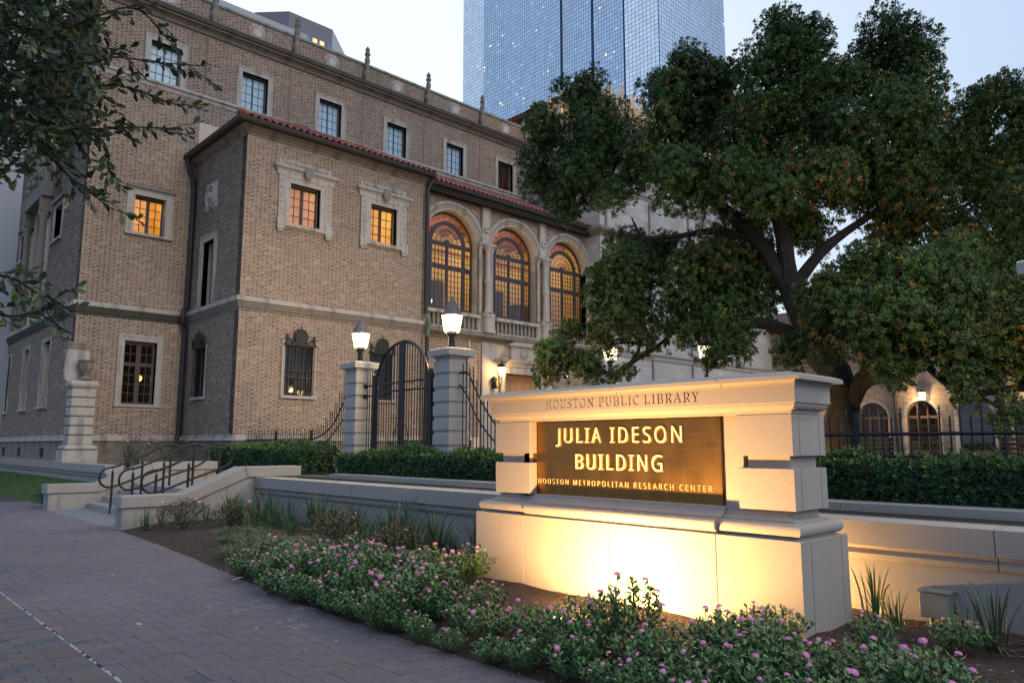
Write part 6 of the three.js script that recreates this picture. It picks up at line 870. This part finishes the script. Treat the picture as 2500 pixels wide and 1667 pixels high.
{
  const il = 'clump of tall strap-shaped iris leaves before the long low wall', P = [irisProto(il, 30, 0.66), irisProto(il, 24, 0.6), irisProto(il, 34, 0.72), irisProto(il, 20, 0.5)], S = [];
  for (let z = -14.6; z < -6.95; z += 0.24) S.push([rr(6.35, 6.95), z + rr(-0.1, 0.1), rr(0.85, 1.15)]); for (let z = -14.4; z < -7.4; z += 0.45) S.push([rr(5.9, 6.3), z, rr(0.7, 0.95)]);
  const left = S.length; S.push([4.75, -14.9, 0.75], [5.05, -14.95, 0.8], [5.45, -15.05, 0.85], [5.9, -15.0, 0.95], [6.4, -15.1, 1]);
  const right = S.length; S.push([6.88, -2.72, 0.95], [6.7, -2.5, 0.5], [6.9, -2.05, 0.65], [6.6, -1.75, 0.8], [6.8, -1.45, 0.95], [6.55, -1.25, 0.9], [6.75, -1.0, 1], [6.4, -0.8, 0.9], [6.6, -0.4, 1]);
  S.forEach(([x, z, s], i) => {
    let o = P[i % 4]; if (i >= 4) { o = o.clone(); o.name = numbered('iris_clump'); scene.add(o); if (i >= left && i < right) { o.userData.label = 'clump of iris leaves at the foot of the sloping stair wall'; o.userData.group = 'iris clumps by the stair wall'; } if (i >= right) { o.userData.label = 'clump of iris leaves on the bare soil right of the sign'; o.userData.group = 'iris clumps right of the sign'; } }
    if (i < left) o.userData.label = 'tall iris clump before the long low wall, ' + (x < 6.32 ? 'front row, ' : 'against the wall, ') + (z < -12.6 ? 'next to the stair wall' : z < -10.4 ? 'behind the lilyturf' : z < -8.6 ? 'behind the rusty shrubs' : 'next to the sign base');
    o.position.set(x, soilY(x, z), z); o.rotation.y = rr(0, 6.28); o.scale.setScalar(s);
  });
}
{ // fine grassy tufts
  const lab = 'low arching tuft of grassy lilyturf on the soil left of the flowers', mk = () => { const o = thing('lilyturf_tuft', lab, 'grass tuft', [0, 0, 0], 0, 'lilyturf tufts'), a = new Acc(); for (let i = 0; i < 110; i++) { const t = rr(0, 6.28), r = rr(0, 0.13), k = rr(0.65, 1.35); blade(a, V3(Math.cos(t) * r, 0, Math.sin(t) * r), t + rr(-0.8, 0.8), rr(0.3, 1.3), rr(0.12, 0.26), rr(0.002, 0.004), [0.075 * k, 0.125 * k, 0.045 * k], rr(0.3, 1)); } accMesh('leaves', a, M.leafV, o); return o; };
  const P = [mk(), mk(), mk()]; let i = 0;
  for (let z = -12.6; z < -8.9; z += 0.34) for (let x = 4.55; x < 6.0; x += 0.34) { if (x < edgeX(z) + 0.2 || x > 5.9 - Math.abs(z + 10.6) * 0.18 || (z < -11.6 && x < 4.9) || (N9(x * 0.3, z * 0.3) < 0.3)) continue; let o = P[i % 3]; if (i >= 3) { o = o.clone(); o.name = numbered('lilyturf_tuft'); scene.add(o); } i++; const px = x + rr(-0.1, 0.1), pz = z + rr(-0.1, 0.1); o.position.set(px, soilY(px, pz), pz); o.rotation.y = rr(0, 6.28); o.scale.setScalar(rr(0.8, 1.2)); }
}
function shrub(label, x, y, z, R, H, cols, nf = 0, n = 900) {
  const o = thing('shrub', label, 'shrub', [x, y, z]), a = new Acc(), st = [];
  for (let i = 0; i < 16; i++) { const t = i * 2.4, q = Math.sqrt(i / 16) * R; st.push(tube([[0, 0, 0], [Math.cos(t) * q * 0.6, H * 0.55, Math.sin(t) * q * 0.6], [Math.cos(t) * q, H * (1 - 0.4 * i / 16), Math.sin(t) * q]], 0.005, 6, 4)); }
  for (let i = 0; i < n; i++) { const t = rr(0, 6.28), u = Math.sqrt(rnd()), v = Math.pow(rnd(), 0.6), r = u * R * Math.sin(Math.min(1, 0.25 + v * 0.9) * PI * 0.72) * (0.8 + 0.4 * N23(t / 6.28, v)), k = rr(0.5, 1.4), c = cols[Math.floor(rnd() * cols.length)]; a.add(leafS(rr(0.03, 0.055), rr(0.007, 0.013), 0.2), trs(V3(Math.cos(t) * r, v * H * (1.05 - 0.3 * u * u), Math.sin(t) * r), Q().setFromEuler(new THREE.Euler(rr(0.2, 1.9), rr(0, 6.3), 0, 'YXZ')), 1), c.map((e) => e * k)); }
  accMesh('foliage', a, M.leafV, o); mesh('stems', st, M.bark, o);
  for (let i = 0; i < nf; i++) { const m = accMesh('flower', stars[0], M.petal, o), t = rr(0, 6.28); m.position.set(Math.cos(t) * R * rr(0.3, 0.9), H * rr(0.7, 1.02), Math.sin(t) * R * rr(0.3, 0.9)); m.scale.setScalar(1.3); }
}
const rusty = [[0.1, 0.085, 0.03], [0.15, 0.1, 0.035], [0.06, 0.08, 0.03], [0.12, 0.055, 0.025]], green = [[0.035, 0.06, 0.025], [0.05, 0.075, 0.03]];
shrub('rusty olive-brown shrub among the iris leaves, left one behind the flowers', 5.85, 0.06, -10.0, 0.48, 0.62, rusty, 0, 1500);
shrub('smaller rusty brown shrub behind the flowers, close to the sign base', 5.75, 0.06, -8.3, 0.42, 0.5, rusty, 0, 1200);
shrub('low rose bush with two pale pink blooms in front of the sloping stair wall', 5.2, 0.05, -14.2, 0.55, 0.55, [[0.05, 0.065, 0.025], [0.09, 0.07, 0.03], [0.05, 0.04, 0.02]], 3, 1500);
shrub('second low bush beside the stair wall, nearer the lilyturf', 5.95, 0.06, -13.8, 0.45, 0.5, [[0.05, 0.065, 0.025], [0.09, 0.07, 0.03]], 1, 1200);
shrub('small dark bush at the end of the lawn beside the left stair wall', 4.75, 0.02, -22.6, 0.4, 0.45, green, 0, 700);
shrub('dark rose bush with pink roses at the foot of the building, behind the left wall', 7.4, 0.95, -24.2, 0.9, 0.95, green, 7, 1700);
shrub('dark rose bush under the big lower window, with a few pink roses', 8.8, 0.95, -25.6, 1.0, 0.9, green, 5, 1700);
shrub('spiky green plant poking up behind the left low wall', 6.6, 0.95, -22.4, 0.3, 0.6, green, 0, 400);
for (let i = 0; i < 7; i++) shrub(['low dark shrub at the far end of the courtyard, first from the oak trunk', 'low dark shrub before the first arched door of the wing', 'low dark shrub between the two arched doors of the wing', 'low dark shrub before the second arched door of the wing', 'low dark shrub right of the second arched door', 'low dark shrub near the dark patio bench', 'low dark shrub at the far right of the courtyard'][i], 26 + (i % 2), 0.86, -10.6 + i * 1.15, 0.85, 1.0 - 0.2 * (i % 2), [[0.05, 0.07, 0.02], [0.07, 0.085, 0.02]], 0, 650);
// ---------------------------------------------------------------- small things
function bench(label, x, z, turn) {
  const o = thing('bench', label, 'bench', [x, 0.86, z], turn, 'dark slatted benches in the courtyard');
  for (let i = 0; i < 5; i++) mesh('seat_slat', rbox(-0.75, 0.75, 0.42, 0.45, -0.22 + i * 0.1, -0.14 + i * 0.1, 0.008, 1), M.iron, o);
  for (let i = 0; i < 4; i++) mesh('back_slat', rbox(-0.75, 0.75, 0.52 + i * 0.1, 0.59 + i * 0.1, 0.3, 0.33, 0.008, 1), M.iron, o);
  for (const s of [-0.7, 0.7]) { mesh('leg', [box(s - 0.025, s + 0.025, 0, 0.42, -0.2, -0.15), box(s - 0.025, s + 0.025, 0, 0.9, 0.26, 0.31)], M.iron, o); mesh('armrest', rbox(s - 0.03, s + 0.03, 0.64, 0.67, -0.22, 0.3, 0.01, 1), M.iron, o); }
}
bench('dark slatted bench seen through the arched gate, near the brick wall', 14.6, -20.2, 0.15); bench('second dark bench behind the gate, right of the first', 16.3, -20.4, 0.1); bench('dark bench beyond the fence, right of the sign and below the oak trunk', 17.6, -7.2, 1.2); bench('dark bench at the far right behind the fence', 18.5, -3.9, 1.5);
{
  const o = thing('plastic_bottle', 'plastic drink bottle with green cap lying on its side under the flowers', 'bottle', [3.93, 0.038, -5.06]); const dir = V3(0.8, 0.06, -0.55).normalize(); o.quaternion.setFromUnitVectors(V3(0, 1, 0), dir);
  mesh('bottle_body', lathe([[0.001, 0.02], [0.012, 0.022], [0.013, 0.04], [0.03, 0.085], [0.033, 0.1], [0.033, 0.235], [0.028, 0.25], [0.001, 0.25]], 14), new THREE.MeshPhysicalMaterial({ color: rgb(0.12, 0.04, 0.015), roughness: 0.12, transmission: 0.3, thickness: 0.02 }), o);
  mesh('bottle_label', lathe([[0.0336, 0.115], [0.0338, 0.12], [0.0338, 0.195], [0.0336, 0.2]], 14), std(0.1, 0.14, 0.3, 0.4), o); mesh('label_stripe', lathe([[0.0341, 0.145], [0.0341, 0.165]], 14), std(0.6, 0.62, 0.65, 0.4), o); mesh('bottle_cap', cyl(0.0145, 0.0145, 0.024, 12), std(0.02, 0.3, 0.13, 0.4), o);
}
[['curled pale dead leaf on the lilyturf, left one', 4.75, -10.55, [0.55, 0.5, 0.4], 1.5], ['white scrap of paper on the lilyturf beside the first flowers', 4.7, -9.55, [0.7, 0.72, 0.75], 1.3], ['small beige leaf in the middle of the pavement', 2.95, -8.95, [0.5, 0.42, 0.3], 1.1], ['small round white petal on the pavement near the bottom centre', 3.05, -6.55, [0.75, 0.72, 0.66], 0.5], ['white petal on the pavement in front of the bottle', 3.35, -5.65, [0.75, 0.75, 0.72], 0.6], ['pale flat petal on the left of the pavement', 2.35, -7.45, [0.5, 0.5, 0.52], 0.9], ['tiny white fleck on the far part of the pavement', 3.0, -10.4, [0.7, 0.7, 0.7], 0.6], ['large dry brown leaf at the edge of the flower bed, before the first flowers', 3.95, -8.75, [0.42, 0.33, 0.2], 1.8], ['small dark red leaf on the pavement, lower middle', 2.75, -5.35, [0.12, 0.04, 0.03], 0.7]].forEach(([lab, x, z, c, s]) => {
  const o = thing('fallen_leaf', lab, 'fallen leaf', [x, Math.max(0.006, x > edgeX(z) ? soilY(x, z) + 0.06 : 0.006), z], rr(0, 6)), a = new Acc(); a.add(leaf(0.085 * s, 0.022 * s, 0.3), trs(V3(0, 0, 0), Q().setFromEuler(new THREE.Euler(-PI / 2 + 0.12, 0, 0.1)), 1), c); accMesh('leaf_blade', a, M.leafV, o);
});
{ // dry leaves gathered along the edge of the bed
  const a = new Acc(); for (let i = 0; i < 420; i++) { const z = rr(-14, -0.8), x = edgeX(z) + rr(-0.16, 0.28) - (rnd() < 0.08 ? rr(0, 1.4) : 0), k = rr(0.5, 1.3); a.add(leafS(rr(0.02, 0.05), rr(0.005, 0.012), 0.4), trs(V3(x, Math.max(0.004, soilY(x, z)) + rr(0.002, 0.012), z), Q().setFromEuler(new THREE.Euler(-1.45 + rr(-0.3, 0.3), rr(0, 6.3), 0, 'YXZ')), 1), rnd() < 0.25 ? [0.32 * k, 0.24 * k, 0.13 * k] : [0.1 * k, 0.065 * k, 0.04 * k]); }
  const m = accMesh('leaf_litter', a, M.leafV, scene); tag(m, 'dry leaf crumbs scattered along the edge of the flower bed', 'leaf litter', null, 'stuff');
}
renderer.render(scene, camera);
